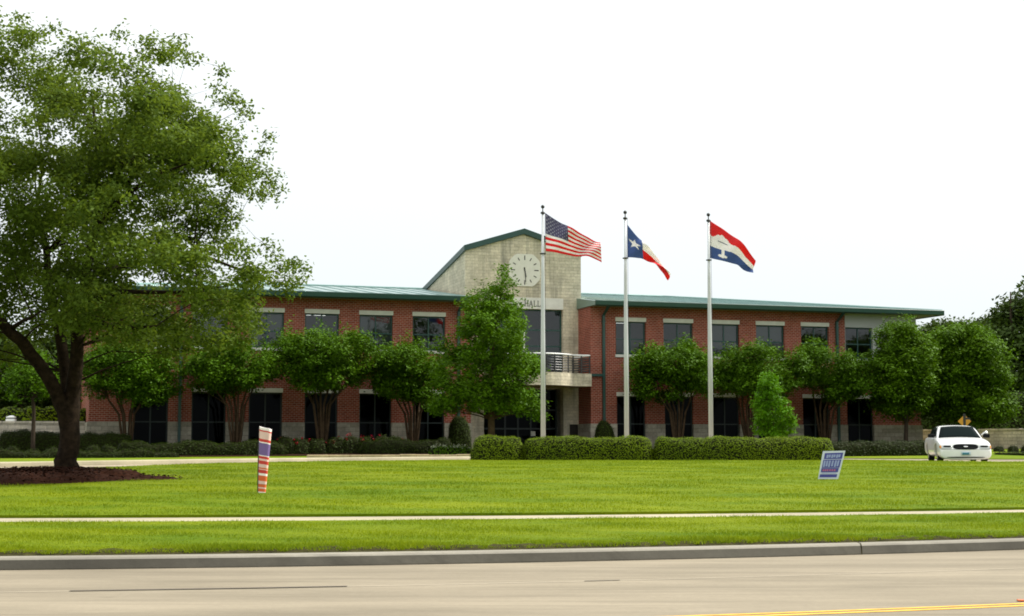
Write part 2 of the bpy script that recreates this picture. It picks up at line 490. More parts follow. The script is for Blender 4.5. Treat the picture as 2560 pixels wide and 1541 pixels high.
for x in (-9.6, 4.8):
    y0 = YS(x, 19.33); pr = [(-.004, .01), (-.004, .018), (.026, .121), (.052, .142), (.09, .152), (.26, .154)]
    b0 = len(mb.v)
    for dy, z in pr: mb.v += [(x, y0 + dy, z), (x + .014, y0 + dy, z)]
    for j in range(len(pr) - 1): mb.f.append((b0 + 2 * j, b0 + 2 * j + 1, b0 + 2 * j + 3, b0 + 2 * j + 2)); mb.m.append(0)
tag(mb.build('kerb_joint', M['soil']), kind='structure')
# ragged soil between kerb and turf, colour darkened to stand for the turf's shadow
mb = MB()
for i, x in enumerate(np.arange(-30, 30.01, 0.12)):
    for j, (s, z) in enumerate(((19.58, .125), (19.72, .16), (19.9, .185), (20.1, .185))):
        mb.v.append((x, YS(x, s) + (random.uniform(-.02, .02) if j else 0), z + (random.uniform(-.018, .018) if j else 0)))
n_ = len(mb.v) // 4
for i in range(n_ - 1):
    for j in range(3):
        mb.f.append((i * 4 + j, i * 4 + 4 + j, i * 4 + 5 + j, i * 4 + 1 + j)); mb.m.append(0)
tag(mb.build('soil_edge', M['soil'], smooth=True), kind='structure')

# the land around, out to the horizon
mb = MB()
gx = [-2500, -900, -400, -200, -150, -100, -60, -30, 0, 30, 60, 100, 150, 200, 400, 900, 2500]
gy = [-2500, -600, -100, -14, 5, 19, 27, 35, 45, 57, 70, 90, 120, 150, 220, 400, 900, 2500]
for x in gx:
    for y in gy:
        xx = max(-150, min(150, x))
        z = H(xx, y) - 0.35 if y < 149 else 1.25
        mb.v.append((x, y, z))
for i in range(len(gx) - 1):
    for j in range(len(gy) - 1):
        a = i * len(gy) + j
        mb.f.append((a, a + len(gy), a + len(gy) + 1, a + 1)); mb.m.append(0)
tag(mb.build('ground', M['grass'], smooth=True), kind='structure')

# painted lines and joints of the road
def line_strip(name, s0, s1, x0, x1, mat, z, wob=0.0):
    mb = MB(); xs = np.arange(x0, x1 + .001, 0.4)
    for x in xs:
        d = wob * math.sin(x * 2.1) * math.sin(x * .7 + 1)
        mb.v += [(x, YS(x, s0) + d, z), (x, YS(x, s1) + d, z)]
    for i in range(len(xs) - 1):
        mb.f.append((2 * i, 2 * i + 2, 2 * i + 3, 2 * i + 1)); mb.m.append(0)
    return tag(mb.build(name, mat), kind='structure')
line_strip('yellow_line', 12.72, 12.81, -60, 60, M['yellow_line'], .004)
line_strip('yellow_line', 12.89, 12.97, -60, 60, M['yellow_line'], .004)
line_strip('road_joint', 16.49, 16.515, -60, 60, M['joint_light'], .004)
line_strip('road_joint', 16.475, 16.535, -4.55, -1.6, M['joint_dark'], .008, .008)
line_strip('road_joint', 16.48, 16.52, .8, 1.4, M['joint_dark'], .008, .01)
line_strip('road_joint', 16.48, 16.54, 3.75, 4.1, M['joint_dark'], .008, .01)

# planting bed along the front of the hall, mulch colour
TA = 0.31; RZ = math.atan(TA); CA = math.cos(RZ); SA = math.sin(RZ)
def U(u, v, z=0.0):                 # building coordinates to world
    return Vector((u * CA - v * SA, 80.0 + u * SA + v * CA, z))
mb = MB()
us = np.arange(-30, 27.1, 1.0); vs_ = np.arange(-8.0, 2.01, 1.0)
for u in us:
    for v in vs_:
        p = U(u, v); mb.v.append((p.x, p.y, H(p.x, p.y) + 0.075))
for i in range(len(us) - 1):
    for j in range(len(vs_) - 1):
        a = i * len(vs_) + j
        mb.f.append((a, a + len(vs_), a + len(vs_) + 1, a + 1)); mb.m.append(0)
tag(mb.build('planting_bed', M['mulch'], smooth=True), kind='structure')

# mulch mound round the oak
OAK = Vector((W(168, 1185, 38.0).x, 38.0, 0)); OAK.z = H(OAK.x, OAK.y) + 0.05
mb = MB()
cx, cy = OAK.x - 0.25, OAK.y - 1.1
nr, na = 14, 72
rng = np.random.default_rng(3)
mb.v.append((cx, cy, H(cx, cy) + .28))
for i in range(1, nr + 1):
    for j in range(na):
        a = 2 * math.pi * j / na; q = i / nr
        rx = 2.25 if math.cos(a) < 0 else 1.95
        rr = 1 + .05 * math.sin(3 * a + 1) + .03 * math.sin(7 * a)
        tail = 1.35 * max(0, math.cos(a - 0.12)) ** 14
        x = cx + math.cos(a) * (rx * rr + tail) * q; y = cy + math.sin(a) * 2.7 * rr * q
        hh = 0.25 * (1 - q ** 5) * (0.55 if tail > .4 and q > .7 else 1) + rng.uniform(-.025, .03) * (q < .99) 
        mb.v.append((x, y, H(x, y) + .03 + max(-.02, hh)))
for j in range(na): mb.f.append((0, 1 + j, 1 + (j + 1) % na)); mb.m.append(0)
for i in range(nr - 1):
    for j in range(na):
        a, b = 1 + i * na + j, 1 + i * na + (j + 1) % na
        mb.f.append((a, a + na, b + na, b)); mb.m.append(0)
MOUND = [v for v in mb.v]
tag(mb.build('mulch_mound', M['mulch'], smooth=False), 'dark brown raised mulch bed round the foot of the big oak', 'mulch bed', kind='structure')

# ------------------------------------------------------------------ the hall
hall = empty('brick_building', (0, 80, 0), RZ)
tag(hall, 'two storey red brick hall with green metal roof and pale stone clock tower', 'building')

def wall_cells(mb, u0, u1, z0, z1, v, ops, depth=0.22, m=0):
    """front wall on plane v with openings (a, b, c, d) and their reveals"""
    cu = sorted(set([u0, u1] + [min(max(t, u0), u1) for o in ops for t in o[:2]]))
    cz = sorted(set([z0, z1] + [min(max(t, z0), z1) for o in ops for t in o[2:]]))
    for i in range(len(cu) - 1):
        for j in range(len(cz) - 1):
            a, b, c, d = cu[i], cu[i + 1], cz[j], cz[j + 1]
            mu, mz = (a + b) / 2, (c + d) / 2
            if any(o[0] < mu < o[1] and o[2] < mz < o[3] for o in ops): continue
            mb.quad((a, v, c), (b, v, c), (b, v, d), (a, v, d), m)
    for a, b, c, d in ops:
        if a < u0 or b > u1: continue
        lo, hi = max(c, z0), min(d, z1)
        if hi <= lo: continue
        mb.quad((a, v, lo), (a, v, hi), (a, v + depth, hi), (a, v + depth, lo), m)
        mb.quad((b, v, hi), (b, v, lo), (b, v + depth, lo), (b, v + depth, hi), m)
        if z0 <= c <= z1: mb.quad((a, v, c), (a, v + depth, c), (b, v + depth, c), (b, v, c), m)
        if z0 <= d <= z1: mb.quad((a, v, d), (b, v, d), (b, v + depth, d), (a, v + depth, d), m)

LU = [-4.58 - 2.842 * k for k in range(6)]           # window axes, left wing
RU = [6.84 + 2.828 * k for k in range(6)]            # right wing
UW, LW = 0.885, 0.85                                 # half widths
UP = (6.44, 8.26); LO = (1.36, 4.16)
GREY0 = 20.08
left_ops = [(u - UW, u + UW, *UP) for u in LU] + [(u - LW, u + LW, *LO) for u in LU]
right_ops = [(u - UW, u + UW, *UP) for u in RU] + [(u - LW, u + LW, *LO) for u in RU]
ZS, ZE = 2.65, 9.06
LB0, LB1 = -21.75, -2.27
RB0, RB1 = 4.49, 24.96
DB = 22.8
# brick of both wings
for (a, b, ops, xs) in ((LB0, LB1, left_ops, None), (RB0, GREY0, right_ops, 1)):
    mb = MB()
    wall_cells(mb, a, b, ZS, ZE, 0.0, ops)
    bb = RB1 if xs else b
    if xs:
        wall_cells(mb, GREY0, RB1, ZS, 6.06, 0.0, [o for o in right_ops if o[0] > GREY0 - .4 and o[2] < 3])
        mb.quad((RB1, 0, ZS), (RB1, DB, ZS), (RB1, DB, 6.06), (RB1, 0, 6.06))
        mb.quad((a, 2.0, 0.9), (a, 0, 0.9), (a, 0, ZE), (a, 2.0, ZE))
        mb.quad((a, DB, 0.9), (a, 11, 0.9), (a, 11, ZE), (a, DB, ZE))
    else:
        mb.quad((a, DB, ZS), (a, 0, ZS), (a, 0, ZE), (a, DB, ZE))
        mb.quad((b, 0, 0.9), (b, 2.0, 0.9), (b, 2.0, ZE), (b, 0, ZE))
        mb.quad((b, 11, 0.9), (b, DB, 0.9), (b, DB, ZE), (b, 11, ZE))
    mb.quad((bb, DB, ZS), (a, DB, ZS), (a, DB, ZE), (bb, DB, ZE))
    mb.build('brick_wall', M['brick'], hall)
    # stone course at the foot
    mb = MB()
    wall_cells(mb, a - (0 if xs else .06), bb, 0.7, ZS, -0.06, [o for o in ops if o[2] < 3] if not xs else [o for o in right_ops if o[2] < 3], 0.28)
    mb.quad((a, -.06, ZS), (bb, -.06, ZS), (bb, 0, ZS), (a, 0, ZS))
    e_ = bb + .06 if xs else a - .06
    if xs:
        mb.quad((RB1, -.06, .7), (RB1 + .06, -.06, .7), (RB1 + .06, -.06, ZS), (RB1, -.06, ZS))
        mb.quad((e_, -.06, .7), (e_, DB, .7), (e_, DB, ZS), (e_, -.06, ZS)); mb.quad((RB1, -.06, ZS), (e_, -.06, ZS), (e_, DB, ZS), (RB1, DB, ZS))
        mb.quad((a - .05, 2, .7), (a - .05, -.06, .7), (a - .05, -.06, ZS), (a - .05, 2, ZS)); mb.quad((a - .05, -.06, ZS), (a, -.06, ZS), (a, 2, ZS), (a - .05, 2, ZS))
        mb.quad((a - .05, -.06, .7), (a, -.06, .7), (a, -.06, ZS), (a - .05, -.06, ZS))
    else:
        mb.quad((e_, DB, .7), (e_, -.06, .7), (e_, -.06, ZS), (e_, DB, ZS)); mb.quad((e_, -.06, ZS), (a, -.06, ZS), (a, DB, ZS), (e_, DB, ZS))
        mb.quad((b, -.06, .7), (b + .05, -.06, .7), (b + .05, -.06, ZS), (b, -.06, ZS)); mb.quad((b + .05, -.06, .7), (b + .05, 2, .7), (b + .05, 2, ZS), (b + .05, -.06, ZS))
        mb.quad((b, -.06, ZS), (b + .05, -.06, ZS), (b + .05, 2, ZS), (b, 2, ZS))
    mb.build('stone_base', M['limestone'], hall)
# light grey upper end bay
mb = MB()
wall_cells(mb, GREY0, RB1 - .2, 6.06, ZE, -0.03, [o for o in right_ops if o[0] > GREY0 - .4 and o[2] > 5])
mb.quad((RB1 - .2, -.03, 6.06), (RB1 - .2, DB, 6.06), (RB1 - .2, DB, ZE), (RB1 - .2, -.03, ZE))
mb.quad((GREY0, .0, 6.06), (GREY0, -.03, 6.06), (GREY0, -.03, ZE), (GREY0, 0, ZE))
mb.quad((GREY0, -.03, 6.06), (GREY0, 0, 6.06), (RB1, 0, 6.06), (RB1 - .2, -.03, 6.06))
mb.build('grey_wall_panel', M['grey_panel'], hall)
# rooms behind the glass
for a, b in ((LB0 + .3, LB1 - .2), (RB0 + .2, RB1 - .4)):
    for z0, z1, dp in ((1.25, 4.7, 5.0), (5.3, 8.5, 5.0)):
        mb = MB(); v0 = .35
        mb.quad((a, dp, z0), (b, dp, z0), (b, dp, z1), (a, dp, z1)); mb.quad((a, v0, z0), (b, v0, z0), (b, dp, z0), (a, dp, z0))
        mb.quad((a, v0, z1), (a, dp, z1), (b, dp, z1), (b, v0, z1)); mb.quad((a, v0, z0), (a, dp, z0), (a, dp, z1), (a, v0, z1)); mb.quad((b, v0, z0), (b, v0, z1), (b, dp, z1), (b, dp, z0))
        mb.build('room', M['room'], hall)

def window(u, half, z0, z1, low, lintel=True, sill=True, blind=0.0):
    vf = 0.14
    mb = MB(); t = .075
    a, b = -half, half
    mb.box(a, a + t, vf, vf + .07, z0, z1); mb.box(b - t, b, vf, vf + .07, z0, z1)
    mb.box(a + t, b - t, vf, vf + .07, z1 - t, z1); mb.box(a + t, b - t, vf, vf + .07, z0, z0 + t)
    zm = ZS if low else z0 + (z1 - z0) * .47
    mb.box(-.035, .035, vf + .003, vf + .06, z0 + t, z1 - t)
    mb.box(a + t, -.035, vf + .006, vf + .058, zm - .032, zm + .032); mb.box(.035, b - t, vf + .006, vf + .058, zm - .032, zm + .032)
    w = mb.build('window', M['shaded_frame'] if low else M['green_trim'], hall, (u, 0, 0))
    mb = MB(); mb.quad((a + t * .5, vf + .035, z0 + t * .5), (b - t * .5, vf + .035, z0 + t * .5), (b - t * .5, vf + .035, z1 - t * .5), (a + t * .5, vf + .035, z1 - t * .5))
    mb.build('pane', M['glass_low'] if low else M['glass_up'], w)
    if lintel:
        mb = MB(); mb.box(a - .02, b + .02, -.03, .12, z1 + .002, z1 + .225)
        mb.build('lintel', M['concrete_trim'], w)
    if sill:
        mb = MB(); mb.box(a - .04, b + .04, -.06, .13, z0 - .145, z0 - .002)
        mb.build('sill', M['concrete_trim'], w)
    if blind:
        mb = MB(); mb.box(a + .05, b - .05, vf + .12, vf + .14, z1 - (z1 - z0) * blind, z1)
        mb.build('blind', M['blind'], w)
    return w
def window_copy(w, u):
    c = copy_tree(w, hall); c.location = (u, 0, 0); return c
wu = window(LU[0], UW, *UP, False)
wb = window(LU[1], UW, *UP, False, blind=1.0)
window_copy(wu, LU[2]); 
wc = window(LU[4], UW, *UP, False, blind=.58)
for u in (LU[3], LU[5]): window_copy(wb, u)
window_copy(wu, RU[0]); window_copy(wu, RU[1]); window_copy(wb, RU[2]); window_copy(wc, RU[3]); window_copy(wu, RU[4])
window(RU[5], UW, *UP, False, lintel=False, sill=True)
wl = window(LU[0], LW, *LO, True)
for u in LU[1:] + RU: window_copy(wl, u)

# ceiling lamps seen through two upper windows
mL, nL, bL = new_mat('lamp_glow')
bL.inputs['Emission Color'].default_value = (1, .97, .9, 1); bL.inputs['Emission Strength'].default_value = 2.6
for u in (LU[2] - .42, LU[2] + .36, RU[0] - .42, RU[0] + .42):
    mb = MB(); mb.box(u - .3, u + .3, 2.6, 2.8, 8.40, 8.46)
    mb.build('ceiling_lamp', mL, hall)

# roofs
EV, EZ0, EZ, RV, RZT = -0.95, 9.05, 9.27, 11.4, 10.92
def roof(u0, u1, rl, rr, name='roof'):
    mb = MB()
    yb = DB + .95
    E0 = [(u0, EV, EZ), (u1, EV, EZ), (u1, yb, EZ), (u0, yb, EZ)]
    R = [(rl, RV, RZT), (rr, RV, RZT)]
    B = [(x, y, EZ0) for x, y, z in E0]
    mb.add(E0 + R + B, [(0, 1, 5, 4), (2, 3, 4, 5), (1, 2, 5), (3, 0, 4), (0, 6, 7, 1), (1, 7, 8, 2), (2, 8, 9, 3), (3, 9, 6, 0)])
    mb.add(B, [(3, 2, 1, 0)], 1)
    sl = (RZT - EZ) / (RV - EV)
    x = u0 + .45
    while x < u1 - .1:
        if x < rl: fr = (x - u0) / (rl - u0)
        elif x > rr: fr = (u1 - x) / (u1 - rr)
        else: fr = 1.0
        v1 = EV + (RV - EV) * max(.02, fr)
        z1 = EZ + (v1 - EV) * sl
        mb.add([(x - .02, EV, EZ), (x + .02, EV, EZ), (x + .02, v1, z1), (x - .02, v1, z1), (x - .02, EV, EZ + .05), (x + .02, EV, EZ + .05), (x + .02, v1, z1 + .05), (x - .02, v1, z1 + .05)],
               [(4, 5, 6, 7), (0, 1, 5, 4), (0, 4, 7, 3), (1, 2, 6, 5)])
        x += .92
    # ridge and hip caps
    for p, q in ((R[0], R[1]), (E0[0], R[0]), (E0[1], R[1])):
        if (Vector(p) - Vector(q)).length > .2 and abs(p[0] - q[0]) > .05:
            mb.tube([(p[0], p[1], p[2] + .03), (q[0], q[1], q[2] + .03)], .06, 6)
    r = mb.build(name, [M['green_roof'], M['soffit']], hall)
    # gutter along the eaves
    mb = MB()
    mb.prism([(0, 0)] * 0 or [(-.15, EZ0 - .02), (0.0, EZ0 - .06), (0, EZ), (-.17, EZ + .015)], u0, u1) if False else None
    prof = [(EV - .03, EZ0 - .05), (EV - .13, EZ0 + .0), (EV - .17, EZ + .0), (EV - .15, EZ + .03), (EV - .03, EZ + .012)]
    n = len(prof)
    mb.add([(u0 - (.05 if rl > u0 else 0), v, z) for v, z in prof] + [(u1 + (.05 if rr < u1 else 0), v, z) for v, z in prof],
           [tuple(range(n))] + [tuple(range(2 * n - 1, n - 1, -1))] + [(i, (i + 1) % n, (i + 1) % n + n, i + n) for i in range(n)])
    for end, s_ in ((u0, -1), (u1, 1)):
        if (s_ < 0 and rl > u0) or (s_ > 0 and rr < u1):
            x0, x1 = sorted((end + s_ * .03, end + s_ * .14))
            mb.box(x0, x1, EV - .02, yb, EZ0 - .04, EZ + .02)
    mb.build('gutter', M['green_trim'], r)
    return r
roof(-22.75, -2.15, -12.4, -2.15)
roof(4.40, 25.93, 4.40, 13.6)

# downspouts
def downspout(u, parent=hall, extra=None, mi=False):
    mb = MB(); s = .07
    mb.box(u - s, u + s, -.16, -.03, 1.0, 8.55)
    mb.add([(u - s, -.16, 8.55), (u + s, -.16, 8.55), (u + s, -.03, 8.55), (u - s, -.03, 8.55), (u - s, -.98, 9.0), (u + s, -.98, 9.0), (u + s, -.85, 9.02), (u - s, -.85, 9.02)],
           [(0, 1, 5, 4), (1, 2, 6, 5), (2, 3, 7, 6), (3, 0, 4, 7)])
    for z in (2.9, 5.8, 8.2): mb.box(u - s - .03, u + s + .03, -.17, 0.0, z, z + .05)
    if extra: extra(mb)
    return mb.build('downspout', M['green_trim'], parent)
downspout(-17.39); downspout(-2.98); downspout(19.52)
downspout(5.21, extra=lambda mb: mb.box(4.25, 5.14, -.14, -.04, 5.22, 5.36))

# ---- clock tower
TU0, TU1, TV = -2.06, 4.66, 2.0
TC = (TU0 + TU1) / 2
OP = (-0.98, 3.60)
ZC, ZP = 12.12, 13.16
BACK, DROP = 11.4, 1.4
mb = MB()
wall_cells(mb, TU0, TU1, 0.9, ZC, TV, [(OP[0], OP[1], 1.2, 4.62), (OP[0], OP[1], 5.30, 9.0)], 0.45)
mb.add([(TU0, TV, ZC), (TU1, TV, ZC), (TC, TV, ZP)], [(0, 1, 2)])
mb.quad((TU0, BACK, 0.9), (TU0, TV, 0.9), (TU0, TV, ZC), (TU0, BACK, ZC - DROP))
mb.quad((TU1, TV, 0.9), (TU1, BACK, 0.9), (TU1, BACK, ZC - DROP), (TU1, TV, ZC))
mb.add([(TU1, BACK, 8), (TU0, BACK, 8), (TU0, BACK, ZC - DROP), (TC, BACK, ZP - DROP), (TU1, BACK, ZC - DROP)], [(0, 1, 2, 3, 4)])
tower = mb.build('clock_tower', M['tower_stone'], hall)
mb = MB(); th = .30; ov = .1; fo = .16
def troof(uL, zL, uC, zC, side):
    vs = []
    for v, d in ((TV - fo, 0), (BACK, DROP)):
        vs += [(uL, v, zL - d), (uC, v, zC - d), (uC, v, zC - d + th), (uL, v, zL - d + th)]
    fs = [(0, 1, 2, 3), (7, 6, 5, 4), (0, 4, 5, 1), (1, 5, 6, 2), (2, 6, 7, 3), (3, 7, 4, 0)]
    mb.add(vs, fs)
sl = (ZP - ZC) / (TC - TU0)
troof(TU0 - ov, ZC - ov * sl, TC, ZP, 0)
troof(TU1 + ov, ZC - ov * sl, TC, ZP, 1)
mb.build('tower_roof', M['green_trim'], hall)
mb = MB(); mb.box(OP[0], OP[1], TV - .03, TV + .42, 9.003, 9.62)
band = mb.build('sign_band', M['concrete_trim'], hall)
# carved word on the band: H A L L, roman letters with serifs
mb = MB()
def stroke(p, q, w, x0, z0, ln=0.0):
    v0, v1 = TV - .042 - ln, TV - .031
    p = Vector((p[0], 0, p[1])); q = Vector((q[0], 0, q[1])); d = (q - p).normalized(); nrm = Vector((-d.z, 0, d.x)) * w / 2
    c = [p + nrm, p - nrm, q - nrm, q + nrm]
    mb.prism([(x0 + k.x, z0 + k.z) for k in c][::-1], v0, v1)
hgt, zb = .33, 9.135
def let_H(x):
    for xx in (.04, .19):
        stroke((xx, 0), (xx, hgt), .045, x, zb)
        for zz in (.012, hgt - .012): stroke((xx - .05, zz), (xx + .05, zz), .022, x, zb, .002)
    stroke((.05, hgt * .52), (.18, hgt * .52), .028, x, zb, .004)
def let_A(x):
    stroke((.02, 0), (.105, hgt), .028, x, zb); stroke((.19, 0), (.105, hgt), .048, x, zb, .002)
    stroke((.05, hgt * .34), (.165, hgt * .34), .026, x, zb, .004)
    for xx in (.02, .19): stroke((xx - .04, .012), (xx + .04, .012), .022, x, zb, .006)
def let_L(x):
    stroke((.04, 0), (.04, hgt), .045, x, zb)
    for zz in (hgt - .012,): stroke((-.01, zz), (.09, zz), .022, x, zb, .002)
    stroke((-.01, .014), (.175, .014), .028, x, zb, .004); stroke((.17, .0), (.17, .09), .022, x, zb, .006)
let_H(1.33); let_A(1.60); let_L(1.86); let_L(2.08)
mb.build('sign_lettering', M['letter'], band)
# clock
ck = (1.34, 11.14); R_ = .90
mb = MB(); cc = .42
poly = [(R_, cc), (R_ * .93, .56), (.56, R_ * .93), (cc, R_)]
full = poly + [(-x, z) for x, z in poly[::-1]] + [(-x, -z) for x, z in poly] + [(x, -z) for x, z in poly[::-1]]
mb.prism([(ck[0] + x, ck[1] + z) for x, z in full][::-1], TV - .06, TV - .002)
clock = mb.build('clock', M['clock_face'], hall)
for k in range(12):
    mb = MB()
    a = 2 * math.pi * k / 12; big = k % 3 == 0
    r0, r1, w = (.56, .81, .055) if big else (.60, .78, .05)
    d = Vector((math.sin(a), 0, math.cos(a))); nn = Vector((d.z, 0, -d.x)) * w / 2
    q = [d * r0 + nn, d * r1 + nn, d * r1 - nn, d * r0 - nn]
    mb.prism([(ck[0] + p.x, ck[1] + p.z) for p in q], TV - .068, TV - .061)
    mb.build('hour_mark', M['black'], clock)
for ang, r0, r1, w, lay in ((168, -.14, .40, .075, 0), (175, -.16, .66, .045, 1)):
    mb = MB(); a = math.radians(ang); d = Vector((math.sin(a), 0, math.cos(a))); nn = Vector((d.z, 0, -d.x))
    q = [d * r0 + nn * w * .5, d * r1 + nn * w * .25, d * r1 - nn * w * .25, d * r0 - nn * w * .5]
    mb.prism([(ck[0] + p.x, ck[1] + p.z) for p in q], TV - .085 - .012 * lay, TV - .075 - .012 * lay)
    mb.build('clock_hand', M['black'], clock)
# tall window above the balcony
vf = TV + .28
mb = MB(); t = .09; a, b = OP; z0, z1 = 5.31, 9.0
mb.box(a, a + t, vf, vf + .08, z0, z1); mb.box(b - t, b, vf, vf + .08, z0, z1); mb.box(a + t, b - t, vf, vf + .08, z1 - t, z1)
mu = [a + (b - a) * k / 4 for k in (1, 2, 3)]
for u in mu: mb.box(u - .05, u + .05, vf + .003, vf + .075, z0, z1 - t)
edges = [a + t] + [q for u in mu for q in (u - .05, u + .05)] + [b - t]
for i in range(0, len(edges), 2):
    for z in (6.95, 7.85): mb.box(edges[i], edges[i + 1], vf + .006, vf + .07, z - .04, z + .04)
tw = mb.build('tower_window', M['green_trim'], hall)
mb = MB(); mb.quad((a, vf + .04, z0), (b, vf + .04, z0), (b, vf + .04, z1), (a, vf + .04, z1)); mb.build('pane', M['glass_up'], tw)
mb = MB(); mb.box(mu[1] + .06, mu[1] + .14, vf - .02, vf + .03, 5.35, 7.75); mb.build('door_jamb', M['rail_white'], tw)
# entrance below it, set back
mb = MB(); vf = TV + 1.1; z0, z1 = 1.2, 4.62
mb.quad((a, TV + .45, z0), (a, TV + .45, z1), (a, vf, z1), (a, vf, z0)); mb.build('entrance_reveal', M['tower_stone'], hall)
mb = MB(); mb.quad((b, TV + .45, z1), (b, TV + .45, z0), (b, vf, z0), (b, vf, z1)); mb.build('entrance_reveal', M['tower_stone'], hall)
mb = MB()
for k in range(7):
    u = a + .05 + (b - a - .1) * k / 6; mb.box(u - .045, u + .045, vf, vf + .08, z0, z1)
us6 = [a + .05 + (b - a - .1) * k / 6 for k in range(7)]
for i in range(6):
    for z in (1.28, 2.4, 3.45, 4.57): mb.box(us6[i] + .045, us6[i + 1] - .045, vf + .004, vf + .07, z - .045, z + .045)
ent = mb.build('entrance_door', M['shaded_frame'], hall)
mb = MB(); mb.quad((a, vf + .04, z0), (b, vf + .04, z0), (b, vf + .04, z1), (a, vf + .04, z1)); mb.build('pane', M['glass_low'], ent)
mb = MB(); mb.box(2.05, 2.32, vf - .02, vf - .005, 2.0, 2.26); mb.build('door_notice', M['clock_face'], ent)
for zz0, zz1 in ((1.2, 4.6), (5.3, 9.05)):
    mb = MB(); dp = 6.5; v0 = TV + 1.3
    mb.quad((a, dp, zz0), (b, dp, zz0), (b, dp, zz1), (a, dp, zz1)); mb.quad((a, v0, zz0), (b, v0, zz0), (b, dp, zz0), (a, dp, zz0)); mb.quad((a, v0, zz1), (a, dp, zz1), (b, dp, zz1), (b, v0, zz1))
    mb.quad((a, TV + .5, zz0), (a, dp, zz0), (a, dp, zz1), (a, TV + .5, zz1)); mb.quad((b, TV + .5, zz0), (b, TV + .5, zz1), (b, dp, zz1), (b, dp, zz0))
    mb.build('room', M['room'], hall)
mb = MB(); mb.box(3.96, 4.43, TV - .04, TV - .002, 2.0, 2.64); mb.build('wall_plaque', M['plaque'], hall)
# balcony: slab with a bowed front, railing
plan = [(-1.55, TV - .003), (-1.55, -.85)]
arc = [(-.55 + (3.75 * k / 16), -.85 - 1.15 * math.sin(math.pi * k / 16) ** .8) for k in range(17)]
plan += arc + [(4.22, -.85), (4.22, TV - .003)]
mb = MB(); mb.slab(plan, 4.64, 5.32)
bal = mb.build('balcony', M['tower_stone'], hall)
mb = MB()
inner = [(-1.47, TV - .05), (-1.47, -.76)] + [(x, y + .09) for x, y in arc] + [(4.14, -.76), (4.14, TV - .05)]
for z in np.arange(5.46, 6.2, .135): mb.tube([(x, y, z) for x, y in inner], .024, 5)
for i in (0, 1, 2, 4, 6, 8, 10, 12, 14, 16, 18, 19, 20):
    x, y = inner[i]; mb.box(x - .03, x + .03, y - .03, y + .03, 5.318, 6.27)
for x in (3.67,): mb.box(x - .03, x + .03, -.79, -.73, 5.318, 6.27)
rail = mb.build('railing', M['dark_metal'], bal)
mb = MB(); mb.tube([(x, y, 6.30) for x, y in inner], .045, 8); mb.build('handrail', M['rail_white'], bal)

# ------------------------------------------------------------------ stone site walls
def site_wall(name, p, q, z_top, label, mat):
    p = Vector((*p, 0)); q = Vector((*q, 0)); d = (q - p); L = d.length; rz = math.atan2(d.y, d.x)
    zb = min(H(p.x, p.y), H(q.x, q.y)) - .3
    o = empty(name, (p.x, p.y, zb), rz); tag(o, label, 'wall')
    mb = MB(); mb.box(0, L, 0, .4, 0, z_top - zb - .1); mb.build('wall_face', mat, o)
    mb = MB()
    x = 0
    while x < L - .2:
        w = min(random.uniform(.7, 1.1), L - x); mb.box(x + .006, x + w - .006, -.04, .44, z_top - zb - .1, z_top - zb + random.uniform(-.012, .012)); x += w
    mb.build('coping', mat, o)
    return o
a_ = U(-36, .4); b_ = U(-21.9, .4)
site_wall('stone_wall', (a_.x, a_.y), (b_.x, b_.y), 2.66, 'low pale stone wall running left from the end of the brick hall', M['site_stone'])
site_wall('stone_wall', (25.2, 94.5), (34.5, 84.0), 2.47, 'long tan stone wall behind the white car at the right', M['site_stone'])

# ------------------------------------------------------------------ trees and plants
def leaf_cloud(name, P, L, Wd, mat, parent, seed, up=0.35, out=None, loc=(0, 0, 0), rnd=1.0):
    r = np.random.default_rng(seed); n = len(P)
    N = r.normal(size=(n, 3)); N /= np.linalg.norm(N, axis=1)[:, None]
    N[:, 2] = np.abs(N[:, 2])
    N *= rnd
    N[:, 2] += up
    if out is not None: N += out
    N /= np.linalg.norm(N, axis=1)[:, None]
    T = r.normal(size=(n, 3)); T -= (T * N).sum(1)[:, None] * N; T /= np.linalg.norm(T, axis=1)[:, None]
    B = np.cross(N, T)
    l = (L * r.uniform(.65, 1.3, n))[:, None]; w = (Wd * r.uniform(.7, 1.25, n))[:, None]
    V = np.stack([P - T * l * .5, P + B * w * .5 - T * l * .05 - N * w * .12, P + T * l * .5, P - B * w * .5 - T * l * .05 - N * w * .12], 1).reshape(-1, 3)
    Q = np.arange(4 * n).reshape(-1, 4)
    return np_mesh(name, V, Q, mat, parent, loc)

def in_poly(x, y, poly):
    c = False; j = len(poly) - 1
    for i in range(len(poly)):
        xi, yi = poly[i]; xj, yj = poly[j]
        if (yi > y) != (yj > y) and x < (xj - xi) * (y - yi) / (yj - yi) + xi: c = not c
        j = i
    return c

